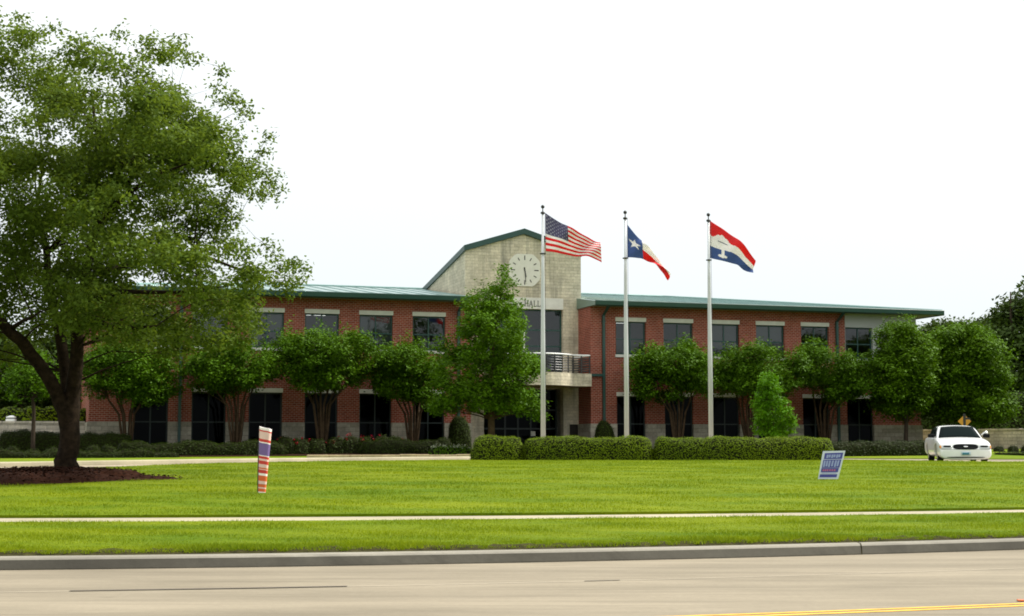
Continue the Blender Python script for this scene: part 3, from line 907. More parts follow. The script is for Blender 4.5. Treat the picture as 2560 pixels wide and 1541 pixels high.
def outline_clumps(poly, Y, depth, rpx, n, seed, sep=0.55):
    """leaf clumps filling a crown of that outline; the crown is as round in depth as 'depth' metres"""
    r = random.Random(seed)
    xs = [p[0] for p in poly]; ys = [p[1] for p in poly]
    out = []; tries = 0
    xc = (min(xs) + max(xs)) / 2; yc = (min(ys) + max(ys)) / 2
    hx = (max(xs) - min(xs)) / 2; hy = (max(ys) - min(ys)) / 2
    while len(out) < n and tries < n * 60:
        tries += 1
        x = r.uniform(min(xs), max(xs)); y = r.uniform(min(ys), max(ys)); rr = rpx * r.uniform(.6, 1.25)
        if not in_poly(x, y, poly): continue
        ok = all(in_poly(x + rr * .72 * math.cos(a), y + rr * .72 * math.sin(a), poly) for a in (0, .785, 1.57, 2.36, 3.14, 3.93, 4.71, 5.5))
        if not ok: rr *= .55; ok = all(in_poly(x + rr * .7 * math.cos(a), y + rr * .7 * math.sin(a), poly) for a in (0, 1.05, 2.1, 3.14, 4.2, 5.25))
        if not ok: continue
        q = max(0.05, 1 - ((x - xc) / hx) ** 2 * .8 - ((y - yc) / hy) ** 2 * .5)
        dy = r.uniform(-1, 1) * depth * math.sqrt(q)
        p = W(x, y, Y + dy)
        # keep the crown's proportions whatever the depth of the clump
        k = Y / (Y + dy)
        c = W(x, y, Y); p = Vector((c.x, Y + dy, c.z))
        R = rr / F * Y
        if any((Vector(o[:3]) - p).length < sep * (o[3] + R) * .8 for o in out): continue
        out.append((p.x, p.y, p.z, R, R * r.uniform(.5, .8)))
    return out

def tree(name, label, cat, base, stems, clumps, twigs, lpt, leaf, tw_r, leafmat, barkmat, seed, group=None, limb_r=.05, up=.35, fringe=0.0, twig_lines=0.35, spike=0.0):
    """base: world point; stems: [(points, radii)] in world space; clumps: (x, y, z, r_h, r_v)"""
    rng = np.random.default_rng(seed); R = random.Random(seed)
    root = empty(name, base); tag(root, label, cat, group)
    b = Vector(base)
    mb = MB()
    for k, (pts, rad) in enumerate(stems):
        # resample for a slightly crooked stem
        pp = [Vector(p) - b for p in pts]; q = []; rr = []
        for i in range(len(pp) - 1):
            for t in (0, .5):
                j = Vector((R.uniform(-1, 1), R.uniform(-1, 1), 0)) * rad[i] * .22 * (t > 0)
                q.append(pp[i].lerp(pp[i + 1], t) + j); rr.append(rad[i] * (1 - t) + rad[i + 1] * t)
        q.append(pp[-1]); rr.append(rad[-1])
        mb.tube(q, rr, 9 if rad[0] > .08 else 6)
    SP = [(Vector(p) - b, r) for pts, rad in stems for p, r in zip(pts[1:], rad[1:])]
    P = []; O = []
    if SP: clumps = sorted(clumps, key=lambda k: min((s[0] + b - Vector(k[:3])).length for s in SP))
    for (x, y, z, rh, rv) in clumps:
        c = Vector((x, y, z)) - b
        if SP and limb_r:
            best = min(SP, key=lambda s: (s[0] - c).length + (3.0 if s[0].z > c.z - .15 else 0))
            s = best[0]; m1 = s.lerp(c, .45) + Vector((R.uniform(-.1, .1), R.uniform(-.1, .1), R.uniform(.0, .25))) * (c - s).length * .5
            r0 = max(.008, min(best[1] * .75, limb_r * R.uniform(.7, 1.2)))
            SP.append((c, r0 * .45))
            mb.tube([s, s.lerp(m1, .55) + Vector((0, 0, .04)), m1, c], [r0, r0 * .8, r0 * .55, r0 * .22], 5, cap=False)
        vol = rh * rh * rv
        nt_ = max(5, int(twigs * (rh * rh + rh * rv) / 2))
        d = rng.normal(size=(nt_, 3)); d /= np.linalg.norm(d, axis=1)[:, None]
        q = rng.uniform(.25, 1.0, nt_) ** .55
        q = q * np.where(rng.uniform(size=nt_) < fringe, rng.uniform(1.0, 1.45, nt_), 1.0)
        tp = np.array(c) + d * q[:, None] * np.array([rh, rh, rv])
        if spike:
            k_ = (rng.uniform(size=nt_) < spike) & (d[:, 2] > .1)
            tp[k_, 2] += rng.uniform(.1, .55, k_.sum())
        if twig_lines:
            for k in range(nt_):
                if R.random() < twig_lines:
                    mb.tube([c, c.lerp(Vector(tp[k]), .5) + Vector((0, 0, .04)), Vector(tp[k])], [.012, .009, .005], 3, cap=False)
        lp = np.repeat(tp, lpt, axis=0) + rng.normal(size=(nt_ * lpt, 3)) * tw_r * np.array([1, 1, .7])
        P.append(lp); O.append(np.repeat(d, lpt, axis=0) * .45)
    mb.build('trunk', barkmat, root, smooth=True)
    if P:
        leaf_cloud('crown', np.concatenate(P), leaf, leaf * .55, leafmat, root, seed, up, np.concatenate(O))
    return root

def gpt(px, Y, dz=0.0):
    x = W(px, 1130, Y).x
    return Vector((x, Y, H(x, Y) + dz))

# ---- the big oak at the left
Yo = 38.0
ob = (OAK.x, OAK.y, OAK.z + .05)
def o_(px, py, dy=0): p = W(px, py, Yo); return (p.x, Yo + dy, p.z)
stems = [
    ([(OAK.x, Yo, OAK.z - .1), o_(168, 1172), o_(171, 1130), o_(174, 1070), o_(178, 1015), o_(187, 960, -.1), o_(199, 870, -.2), o_(204, 790, -.2), o_(214, 690, 0), o_(226, 590, .2), o_(238, 470, .3), o_(236, 330, .2), o_(226, 230, .1)], [.40, .31, .265, .25, .225, .19, .165, .155, .135, .105, .08, .05, .02]),
    ([o_(174, 1085), o_(164, 1030, -.05), o_(148, 985, -.2), o_(118, 915, -.6), o_(84, 860, -.9), o_(46, 822, -1.1), o_(0, 780, -1.2), o_(-70, 700, -1.2), o_(-120, 560, -1.0)], [.20, .20, .18, .165, .15, .135, .12, .085, .03]),
    ([o_(170, 1060, .05), o_(160, 1000, .2), o_(152, 930, .4), o_(128, 820, .7), o_(98, 720, .9), o_(84, 620, 1.1), o_(62, 500, 1.0), o_(92, 380, .6), o_(74, 250, .4)], [.18, .165, .15, .135, .12, .09, .05, .025, .01]),
    ([o_(204, 792, -.2), o_(246, 806, -.8), o_(320, 828, -1.6), o_(390, 838, -2.3), o_(458, 838, -2.9)], [.085, .075, .06, .05, .02]),
    ([o_(222, 610, .2), o_(286, 532, -.5), o_(358, 498, -1.2), o_(430, 470, -1.8), o_(520, 450, -2.3)], [.09, .08, .06, .04, .018]),
    ([o_(236, 470, .3), o_(320, 390, .5), o_(430, 330, .8), o_(505, 306, 1.0)], [.065, .055, .035, .015]),
    ([o_(214, 690, 0), o_(320, 650, .8), o_(450, 610, 1.6), o_(560, 650, 2.1), o_(660, 655, 2.2)], [.085, .07, .05, .035, .012]),
    ([o_(204, 760, -.2), o_(330, 740, -1.0), o_(470, 745, -1.4), o_(600, 735, -1.8)], [.08, .06, .04, .015]),
    ([o_(84, 620, 1.1), o_(180, 480, 1.9), o_(300, 330, 2.2), o_(400, 190, 2.0)], [.07, .055, .035, .012]),
    ([o_(60, 830, -1.0), o_(110, 815, -1.6), o_(150, 812, -2.2)], [.07, .05, .03]),
]
oak_poly = [(-420, 330), (-330, 190), (-150, 95), (0, 92), (40, 78), (85, 62), (140, 88), (215, 120), (240, 165), (258, 205), (292, 178), (340, 132), (440, 112), (478, 122), (505, 160), (565, 196), (604, 238), (614, 300), (590, 335), (640, 362), (672, 398), (677, 440), (655, 482), (615, 505), (622, 560), (570, 600), (556, 622), (640, 600), (684, 632), (735, 658), (748, 690), (708, 704), (748, 722), (742, 748), (690, 778), (640, 800), (606, 850), (560, 884), (500, 880), (440, 908), (330, 900), (262, 905), (216, 880), (150, 858), (60, 868), (-40, 915), (-260, 900), (-430, 700)]
cl = outline_clumps(oak_poly, Yo, 4.6, 60, 340, 11, sep=.44)
tips = [(30, 60, 16), (60, 52, 9), (132, 72, 10), (180, 82, 12), (226, 106, 9), (328, 112, 7), (412, 118, 16), (462, 112, 14), (468, 138, 9), (572, 196, 10), (548, 228, 16), (622, 302, 12), (672, 382, 13), (690, 374, 8), (652, 420, 20), (650, 478, 10), (716, 676, 14), (742, 674, 9), (656, 604, 16), (690, 640, 18), (768, 682, 5), (612, 560, 14), (600, 245, 9), (505, 180, 18), (730, 650, 8)]
for i, (x, y, r) in enumerate(tips):
    c = o_(x, y, random.uniform(-1.5, 1.5)); cl.append((*c, r / F * Yo, r / F * Yo * .7))
tree('oak_tree', 'large spreading oak with a forked dark trunk rising from the mulch bed', 'tree', ob, stems, cl, 146, 13, .122, .135, M['leaf_oak'], M['bark'], 5, limb_r=.03, fringe=.22, twig_lines=.07)

# ---- crepe myrtles before the hall
def crepe(px, Yd, poly, n, label, seed, lean=0):
    base = gpt(px, Yd)
    R = random.Random(seed)
    cx = (min(p[0] for p in poly) + max(p[0] for p in poly)) / 2
    top = min(p[1] for p in poly); bot = max(p[1] for p in poly); hw = (max(p[0] for p in poly) - min(p[0] for p in poly)) / 2
    c0 = (sum(p[0] for p in poly) / len(poly), sum(p[1] for p in poly) / len(poly))
    jt = [R.uniform(.90, 1.22) for _ in poly]
    poly = [(c0[0] + (x - c0[0]) * 1.04 * j, c0[1] + (y - c0[1]) * 1.05 * j) for (x, y), j in zip(poly, jt)]
    stems = []
    for k in range(6):
        f = (k - 2.5) / 2.5
        a = W(px + f * 6, 1110, Yd); b1 = W(px + f * 20 + lean * .3, 1110 - (1110 - bot) * .75, Yd); c1 = W(px + (cx - px) * .5 + f * hw * .38, bot - 10, Yd); d1 = W(cx + f * hw * .55, bot - (bot - top) * .45, Yd)
        dy = R.uniform(-1, 1) * .5
        stems.append(([(a.x, Yd + dy * .2, base.z - .1), (b1.x, Yd + dy * .6, b1.z), (c1.x, Yd + dy * 1.4, c1.z), (d1.x, Yd + dy * 2.2, d1.z)], [.075, .06, .048, .018]))
    cl = outline_clumps(poly, Yd, hw / F * Yd * .9, 27, int(n * 1.45), seed, sep=.44)
    return tree('crepe_myrtle', label, 'tree', base, stems, cl, 135, 13, .165, .16, M['leaf_crepe'], M['bark_pale'], seed, up=.7, group='crepe myrtles in front of the brick hall', limb_r=.020, fringe=.42, twig_lines=.06, spike=.28)
def fd(px, v):                      # distance of a point v metres before the facade at that bearing
    x = (px - 1280) / F; Y0 = 80 + v / CA
    return Y0 / (math.cos(TH) - TA * x)
crepe(318, fd(318, -3.2), [(204, 960), (212, 890), (252, 860), (320, 850), (385, 860), (424, 890), (430, 950), (414, 1000), (350, 1012), (290, 1000), (230, 1000)], 62, 'dark crepe myrtle half hidden under the oak, in front of the leftmost ground floor window', 21)
crepe(590, fd(590, -3.4), [(466, 925), (480, 880), (520, 858), (580, 850), (640, 862), (684, 880), (694, 930), (672, 965), (620, 978), (560, 985), (500, 965)], 52, 'crepe myrtle at the edge of the oak canopy, just left above the striped post', 22)
crepe(806, fd(806, -3.6), [(692, 905), (704, 866), (742, 838), (790, 826), (830, 834), (880, 838), (930, 858), (944, 890), (930, 935), (890, 960), (850, 975), (760, 980), (716, 950)], 64, 'wide flat topped crepe myrtle with pale bare forked stems, right of the striped post', 23)
crepe(1032, fd(1032, -3.2), [(928, 930), (944, 880), (985, 858), (1040, 864), (1075, 880), (1110, 905), (1112, 960), (1080, 1010), (1020, 1010), (960, 985)], 48, 'thin crepe myrtle squeezed just left of the tall tree by the entrance', 24)
crepe(1694, fd(1694, -3.0), [(1578, 945), (1588, 908), (1626, 885), (1670, 870), (1716, 868), (1758, 885), (1784, 920), (1786, 965), (1756, 1000), (1700, 1005), (1640, 1000), (1596, 980)], 58, 'rounded crepe myrtle standing between the second and third flagpoles', 25)
crepe(1876, fd(1876, -3.0), [(1782, 930), (1796, 885), (1840, 868), (1880, 870), (1930, 866), (1976, 880), (2008, 920), (2004, 960), (1960, 985), (1880, 985), (1820, 985)], 56, 'broad crepe myrtle right of the third flagpole, behind the young bright green tree', 26, lean=-20)
crepe(2062, fd(2062, -3.0), [(1992, 930), (2004, 885), (2044, 872), (2090, 874), (2130, 885), (2180, 905), (2192, 950), (2160, 985), (2100, 1000), (2030, 990)], 52, 'crepe myrtle with dark stems at the right end windows, behind the blue yard sign', 27)

# ---- tall tree by the entrance
Yp = 70.0
def t_(px, py, Y, dy=0): p = W(px, py, Y); return (p.x, Y + dy, p.z)
base = gpt(1230, Yp)
poly = [(1258, 664), (1266, 664), (1274, 690), (1290, 700), (1296, 735), (1300, 765), (1322, 775), (1318, 800), (1300, 830), (1306, 862), (1336, 885), (1366, 918), (1350, 940), (1334, 965), (1345, 1000), (1374, 1042), (1362, 1056), (1320, 1046), (1270, 1030), (1200, 1040), (1150, 1030), (1100, 1040), (1062, 1026), (1070, 998), (1110, 985), (1078, 960), (1088, 900), (1080, 870), (1098, 828), (1116, 826), (1128, 850), (1150, 860), (1152, 820), (1158, 775), (1160, 740), (1176, 722), (1206, 716), (1212, 702), (1232, 698), (1246, 690)]
cl = outline_clumps(poly, Yp, 2.6, 21, 230, 31, sep=.52)
tree('ornamental_tree', 'tall full ragged green tree growing in front of the clock tower entrance', 'tree', base,
     [([(base.x, Yp, base.z - .1), t_(1228, 1050, Yp), t_(1226, 980, Yp), t_(1230, 880, Yp), t_(1244, 790, Yp), t_(1258, 700, Yp)], [.19, .16, .14, .10, .06, .02])],
     cl, 130, 13, .17, .16, M['leaf_pear'], M['bark_pale'], 31, up=.7, limb_r=.03, fringe=.35, twig_lines=.1, spike=.1)
# ---- young bright tree
Yc = 63.0
base = gpt(1932, Yc)
poly = [(1926, 918), (1934, 920), (1944, 945), (1950, 965), (1952, 990), (1966, 998), (1974, 1020), (1978, 1045), (1990, 1056), (1986, 1078), (1970, 1090), (1930, 1096), (1895, 1092), (1884, 1080), (1892, 1050), (1882, 1050), (1884, 1030), (1880, 990), (1898, 985), (1900, 960), (1898, 945), (1912, 940), (1920, 924)]
cl = outline_clumps(poly, Yc, .85, 12, 150, 33, sep=.40)
tree('young_tree', 'small conical bright yellow green tree behind the right end of the clipped hedge', 'tree', base,
     [([(base.x, Yc, base.z - .1), t_(1932, 1060, Yc), t_(1930, 1000, Yc), t_(1930, 925, Yc)], [.06, .05, .035, .01])],
     cl, 190, 9, .13, .09, M['leaf_bright'], M['bark_pale'], 33, limb_r=.012, fringe=.2, twig_lines=.08)
# ---- two round trees at the right end
Ya = fd(2262, -5.0)
base = gpt(2266, Ya)
poly = [(2180, 870), (2188, 830), (2216, 815), (2222, 798), (2240, 806), (2264, 802), (2284, 808), (2300, 835), (2330, 860), (2330, 960), (2310, 1030), (2260, 1060), (2220, 1040), (2184, 1010), (2184, 940)]
tree('broadleaf_tree', 'round dark green tree at the right corner of the hall with a slim dark trunk', 'tree', base,
     [([(base.x, Ya, base.z - .1), t_(2266, 1060, Ya), t_(2264, 980, Ya), t_(2258, 840, Ya)], [.13, .11, .085, .03])],
     outline_clumps(poly, Ya, 2.0, 26, 130, 41, sep=.42), 125, 13, .175, .17, M['leaf_right'], M['bark_dark'], 41, up=.7, group='round trees right of the hall', limb_r=.03, spike=.08, fringe=.3, twig_lines=.08)
Yb = 84.0
base = gpt(2420, Yb)
poly = [(2300, 850), (2318, 826), (2350, 822), (2376, 815), (2410, 806), (2440, 820), (2474, 832), (2484, 860), (2500, 870), (2500, 900), (2486, 930), (2510, 950), (2524, 985), (2530, 1020), (2524, 1055), (2480, 1068), (2400, 1062), (2340, 1062), (2310, 1030), (2300, 940)]
tree('broadleaf_tree', 'round leafy tree with yellow green edges directly behind the white car', 'tree', base,
     [([(base.x, Yb, base.z - .1), t_(2418, 1060, Yb), t_(2412, 960, Yb), t_(2410, 850, Yb)], [.17, .14, .11, .04])],
     outline_clumps(poly, Yb, 3.0, 30, 200, 42, sep=.40), 105, 13, .19, .19, M['leaf_right'], M['bark_dark'], 42, up=.7, group='round trees right of the hall', limb_r=.035, fringe=.35, spike=.08, twig_lines=.08)
# ---- far trees at the right
def far_tree(name, label, px, Y, poly, n, rpx, seed, mat='leaf_far', grp='trees standing beyond the stone walls', tw=34, leaf=.46):
    base = gpt(px, Y); hw = (max(p[0] for p in poly) - min(p[0] for p in poly)) / 2 / F * Y
    top = min(p[1] for p in poly)
    return tree(name, label, 'tree', base, [([(base.x, Y, base.z - .2), t_(px + 3, 1000, Y), t_(px, (top + 1050) / 2, Y), t_(px - 4, top + 40, Y)], [.3, .25, .2, .05])],
                outline_clumps(poly, Y, hw * .8, rpx, n, seed, sep=.5), tw, 10, leaf, .45, M[mat], M['bark_dark'], seed, group=grp, limb_r=.07, fringe=.2, twig_lines=.05)
far_tree('oak_tree', 'tall dark far tree rising at the right edge above the stone wall', 2530, 128, [(2470, 900), (2476, 790), (2500, 765), (2512, 740), (2535, 745), (2548, 722), (2560, 705), (2600, 690), (2680, 700), (2740, 800), (2750, 1060), (2480, 1070)], 130, 34, 51, tw=32)
far_tree('oak_tree', 'broad grey green far tree between the round trees and the right edge', 2450, 140, [(2376, 900), (2392, 830), (2400, 806), (2420, 798), (2450, 790), (2480, 786), (2500, 800), (2530, 860), (2540, 1070), (2380, 1070)], 90, 30, 52, tw=32)
far_tree('oak_tree', 'small far tree top peeking past the roof corner at the right', 2340, 150, [(2286, 950), (2300, 830), (2322, 812), (2340, 806), (2360, 798), (2376, 802), (2384, 830), (2390, 1065), (2290, 1065)], 60, 26, 53, tw=30)
# ---- trees at the left beyond the wall
far_tree('oak_tree', 'dark tree beyond the wall seen left of the oak trunk at the picture edge', 10, 104, [(-110, 900), (-80, 820), (0, 800), (60, 830), (100, 880), (110, 980), (95, 1040), (-100, 1040)], 66, 34, 54, tw=36)
far_tree('oak_tree', 'dark tree beyond the wall seen between the oak trunk and the hall', 190, 112, [(90, 900), (130, 830), (200, 810), (260, 840), (290, 900), (280, 1040), (100, 1045)], 66, 34, 55, tw=36)
far_tree('oak_tree', 'far tree left of the picture, outer edge of the grove', -190, 110, [(-330, 930), (-300, 840), (-200, 800), (-110, 850), (-90, 1040), (-320, 1045)], 60, 36, 56, tw=34)
far_tree('oak_tree', 'low dark tree mass right behind the left stone wall', 60, 92, [(-60, 960), (-40, 900), (40, 880), (120, 890), (200, 900), (230, 960), (220, 1050), (-50, 1050)], 60, 30, 58, mat='leaf_dark', tw=36, leaf=.34)
# ---- slim young tree before the left wall
Ys = fd(84, -5)
base = gpt(84, Ys)
tree('young_tree', 'slim young tree with a thin straight trunk before the left stone wall', 'tree', base,
     [([(base.x, Ys, base.z - .1), t_(84, 1060, Ys), t_(83, 1000, Ys), t_(82, 920, Ys)], [.11, .09, .075, .03])],
     outline_clumps([(0, 960), (10, 900), (50, 870), (100, 866), (146, 890), (152, 950), (130, 1000), (80, 1012), (30, 1000)], Ys, 1.5, 24, 50, 57, sep=.5), 50, 10, .19, .19, M['leaf_crepe'], M['bark_dark'], 57, up=.6, limb_r=.03, fringe=.15, twig_lines=.1)

# ---- clipped hedges
def sample_tris(V, Q, n, rng):
    T = np.concatenate([Q[:, [0, 1, 2]], Q[:, [0, 2, 3]]])
    a, b, c = V[T[:, 0]], V[T[:, 1]], V[T[:, 2]]
    N = np.cross(b - a, c - a); A = np.linalg.norm(N, axis=1) / 2 + 1e-9
    k = rng.choice(len(T), n, p=A / A.sum())
    u = rng.uniform(size=(n, 1)); v = rng.uniform(size=(n, 1)); f = (u + v) > 1
    u = np.where(f, 1 - u, u); v = np.where(f, 1 - v, v)
    return a[k] + (b - a)[k] * u + (c - a)[k] * v, N[k] / (2 * A[k])[:, None]

def shrub(name, label, cat, pts, width, height, mat, seed, dens=420, leaf=.075, group=None, round_=.25, taper=None, lump=.075, fl=None):
    """a clipped plant: rounded body along a ground line, covered in small leaves. pts: ground points"""
    rng = np.random.default_rng(seed)
    b = Vector(pts[0]).lerp(Vector(pts[-1]), .5); b.z = min(p[2] for p in pts)
    root = empty(name, b); tag(root, label, cat, group)
    P = [Vector(p) - b for p in pts]
    L = [0]
    for i in range(1, len(P)): L.append(L[-1] + (P[i] - P[i - 1]).length)
    tot = L[-1]
    nseg = max(8, int((tot + width) / .22))
    prof = []
    for k in range(17):
        a = math.pi * k / 16
        cx_, cz_ = math.cos(a), math.sin(a)
        e = 2 / (2 + 6 * (.5 - round_))if round_ < .5 else 1.0
        prof.append((math.copysign(abs(cx_) ** e, cx_), abs(cz_) ** e))
    V = []; nrow = nseg + 1
    for i in range(nrow):
        t = -width / 2 + (tot + width) * i / nseg
        tt = min(max(t, 0), tot)
        j = max(k for k in range(len(L)) if L[k] <= tt + 1e-6); j = min(j, max(0, len(P) - 2))
        if len(P) > 1:
            d = (P[j + 1] - P[j]); dl = d.length; c = P[j] + d * ((tt - L[j]) / dl); d = d.normalized()
        else: c = P[0]; d = Vector((1, 0, 0))
        over = t - tt
        c = c + d * over
        side = Vector((-d.y, d.x, 0)).normalized()
        cap = math.sqrt(max(0.0004, 1 - (abs(over) / (width / 2)) ** 2.6)) if over else 1.0
        hcap = .55 + .45 * cap if cap > .03 else .3
        for (a, z) in prof:
            h = height * (hcap if round_ < .45 else cap)
            ww = width / 2 * cap
            if taper: ww *= taper(z)
            p = c + side * (a * ww) + Vector((0, 0, z * h))
            V.append(p)
    V = np.array([tuple(p) for p in V])
    ph = rng.uniform(0, 6, 6)
    nz = (np.sin(V[:, 0] * 2.3 + ph[0]) * np.sin(V[:, 2] * 3.1 + ph[1]) + .6 * np.sin(V[:, 0] * 5.7 + ph[2] + V[:, 1] * 3)) * lump
    V[:, 2] += nz * np.clip(V[:, 2] / height, 0, 1); V[:, 1] += nz * .6
    k = len(prof); Q = []
    for i in range(nseg):
        for j in range(k - 1): Q.append((i * k + j, i * k + j + 1, (i + 1) * k + j + 1, (i + 1) * k + j))
    Q = np.array(Q)
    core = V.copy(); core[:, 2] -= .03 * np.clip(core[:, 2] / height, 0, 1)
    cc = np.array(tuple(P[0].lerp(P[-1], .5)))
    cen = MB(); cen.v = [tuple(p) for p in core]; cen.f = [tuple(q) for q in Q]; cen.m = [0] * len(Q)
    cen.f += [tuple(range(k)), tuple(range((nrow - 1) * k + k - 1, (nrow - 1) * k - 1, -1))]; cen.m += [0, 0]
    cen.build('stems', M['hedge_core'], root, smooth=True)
    area = 0
    T = np.concatenate([Q[:, [0, 1, 2]], Q[:, [0, 2, 3]]]); area = np.linalg.norm(np.cross(V[T[:, 1]] - V[T[:, 0]], V[T[:, 2]] - V[T[:, 0]]), axis=1).sum() / 2
    n = int(area * dens)
    S_, N_ = sample_tris(V, Q, n, rng)
    N_ *= np.sign(N_[:, 2:3] + 1e-6 + 0 * N_[:, 2:3]) if False else 1
    cdir = S_ - np.array([0, 0, height * .4]); flip = np.where((N_ * cdir).sum(1) < 0, -1, 1)[:, None]
    N_ = N_ * flip
    S_ = S_ + N_ * rng.uniform(-.02, .05, (n, 1)) + rng.normal(size=(n, 3)) * .012
    leaf_cloud('foliage', S_, leaf, leaf * .6, mat, root, seed, up=.12, out=N_ * 1.0, rnd=.55)
    if fl:
        fm, fn, fs, fname = fl
        S2, N2 = sample_tris(V, Q, fn * 8, rng)
        keep = S2[:, 2] > height * .55; S2 = S2[keep][:fn]
        S3 = np.repeat(S2 + np.array([0, 0, .08]), 7, axis=0) + rng.normal(size=(len(S2) * 7, 3)) * fs * .4
        leaf_cloud(fname, S3, fs, fs * .8, fm, root, seed + 1, up=.5)['kind'] = 'stuff'
    return root

hy = 58.2
hg = 'clipped hedge sections in front of the flagpoles'
def hpts(x0, x1, Y, inset, n=4):
    a = W(x0, 1130, Y).x + inset; b = W(x1, 1130, Y).x - inset
    return [(a + (b - a) * i / n, Y, H(a + (b - a) * i / n, Y) + .0) for i in range(n + 1)]
shrub('hedge', 'short rounded hedge section left of the first flagpole', 'hedge', hpts(1176, 1313, hy, .48, 2), .95, .93, M['leaf_hedge'], 61, group=hg, round_=.3, dens=950, leaf=.055, lump=.045)
shrub('hedge', 'straight clipped hedge section between the first and second flagpoles', 'hedge', hpts(1308, 1630, hy, .42, 4), 1.0, .91, M['leaf_hedge'], 62, group=hg, round_=.2, dens=950, leaf=.055, lump=.045)
shrub('hedge', 'longest clipped hedge section with a rounded right end, below the bright young tree', 'hedge', hpts(1630, 2086, hy, .5, 6), 1.0, .90, M['leaf_hedge'], 63, group=hg, round_=.24, dens=950, leaf=.055, lump=.045)
lowg = 'low dark hedges along the front of the hall'
def bl(px0, px1, v, n=6, hgt=None):
    r = []
    for i in range(n + 1):
        px = px0 + (px1 - px0) * i / n; Y = fd(px, v); x = W(px, 1130, Y).x
        r.append((x, Y, H(x, Y) + .05))
    return r
shrub('hedge', 'long low dark hedge along the left wing, passing behind the striped post', 'hedge', bl(320, 690, -6.4), 1.1, .62, M['leaf_dark'], 64, 300, .085, lowg, .25)
shrub('hedge', 'low dark hedge right of the red flowers, under the thin crepe myrtle', 'hedge', bl(925, 1105, -6.2, 4), 1.1, .66, M['leaf_dark'], 65, 320, .085, lowg, .3)
shrub('hedge', 'low dark hedge along the right wing, between the clipped hedge and the white car', 'hedge', bl(2070, 2318, -15.6, 4), 1.0, .64, M['leaf_dark'], 66, 300, .085, lowg, .25)
shrub('hedge', 'thin trimmed ground edging hedge at the left behind the oak trunk', 'hedge', bl(-40, 430, -8.6, 6), .7, .30, M['leaf_dark'], 67, 320, .08, lowg, .3)
shrub('hedge', 'broad rounded dark hedge before the stone wall, left of the oak trunk', 'hedge', bl(26, 140, -3.6, 3), 1.3, 1.12, M['leaf_dark'], 68, 300, .09, lowg, .4)
shrub('hedge', 'broad rounded dark hedge below the brick corner, right of the oak trunk', 'hedge', bl(205, 300, -4.2, 3), 1.3, 1.02, M['leaf_dark'], 69, 300, .09, lowg, .4)
ball_g = 'small ball shaped shrubs at the foot of the walls'
for i, (px, v, w, h, lab) in enumerate([(32, -7.4, .72, .5, 'small ball shrub nearest the left picture edge, in front of the low wall'), (82, -7.4, .72, .48, 'small ball shrub at the foot of the slim young tree'), (132, -7.4, .8, .5, 'small ball shrub just left of the oak trunk'), (232, -7.2, .8, .52, 'small ball shrub just right of the oak trunk'), (272, -7.2, .8, .5, 'second small ball shrub to the right of the oak trunk')]):
    shrub('ball_shrub', lab, 'shrub', bl(px, px + 1, v, 1), w, h, M['leaf_dark'], 70 + i, 360, .075, ball_g, .5)
for i, (px, lab) in enumerate([(2496, 'ball shrub at the tan wall nearest the right of the white car'), (2533, 'middle ball shrub of the three by the tan wall at the right'), (2566, 'ball shrub by the tan wall cut off by the right picture edge')]):
    Y = 75.5 - i * .8; p = gpt(px, Y)
    shrub('ball_shrub', lab, 'shrub', [tuple(p), (p.x + .02, p.y, p.z)], .56, .40, M['leaf_dark'], 80 + i, 420, .06, ball_g, .5)
p = gpt(2500, 71); q = gpt(2640, 68)
shrub('hedge', 'thin low hedge strip at the right picture edge, right of the white car', 'hedge', [tuple(p), tuple(p.lerp(q, .5)), tuple(q)], .6, .20, M['leaf_dark'], 84, 300, .08, lowg, .3)
Yb2 = fd(60, 4.5)
shrub('hedge', 'light green loose hedge growing behind the left stone wall', 'hedge', [tuple(W(-60, 1100, Yb2))[:2] + (1.3,), tuple(W(80, 1100, Yb2))[:2] + (1.3,), tuple(W(215, 1100, Yb2 + 2))[:2] + (1.3,)], 1.4, 2.1, M['leaf_hedge'], 85, 120, .16, None, .35, lump=.12)
pw, qw, rw = W(2150, 1100, 104), W(2420, 1100, 100), W(2720, 1100, 95)
shrub('hedge', 'tall dark hedge behind the tan stone wall at the right', 'hedge', [(pw.x, pw.y, 1.25), (qw.x, qw.y, 1.25), (rw.x, rw.y, 1.25)], 2.4, 3.4, M['leaf_far'], 86, 60, .26, None, .35, lump=.25)
# cone shaped topiary
tp = lambda z: max(.06, (1 - z ** 2.2 * .93))
for px, v, w, h, lab in ((1148, -2.6, 1.25, 1.78, 'rounded cone topiary left of the tower entrance'), (1511, -2.4, 1.12, 1.55, 'rounded cone topiary under the green downspout right of the tower')):
    shrub('cone_topiary', lab, 'shrub', bl(px, px + 1, v, 1), w, h, M['leaf_cone'], 90 + int(px) % 7, 380, .08, 'cone topiaries beside the entrance', .5)
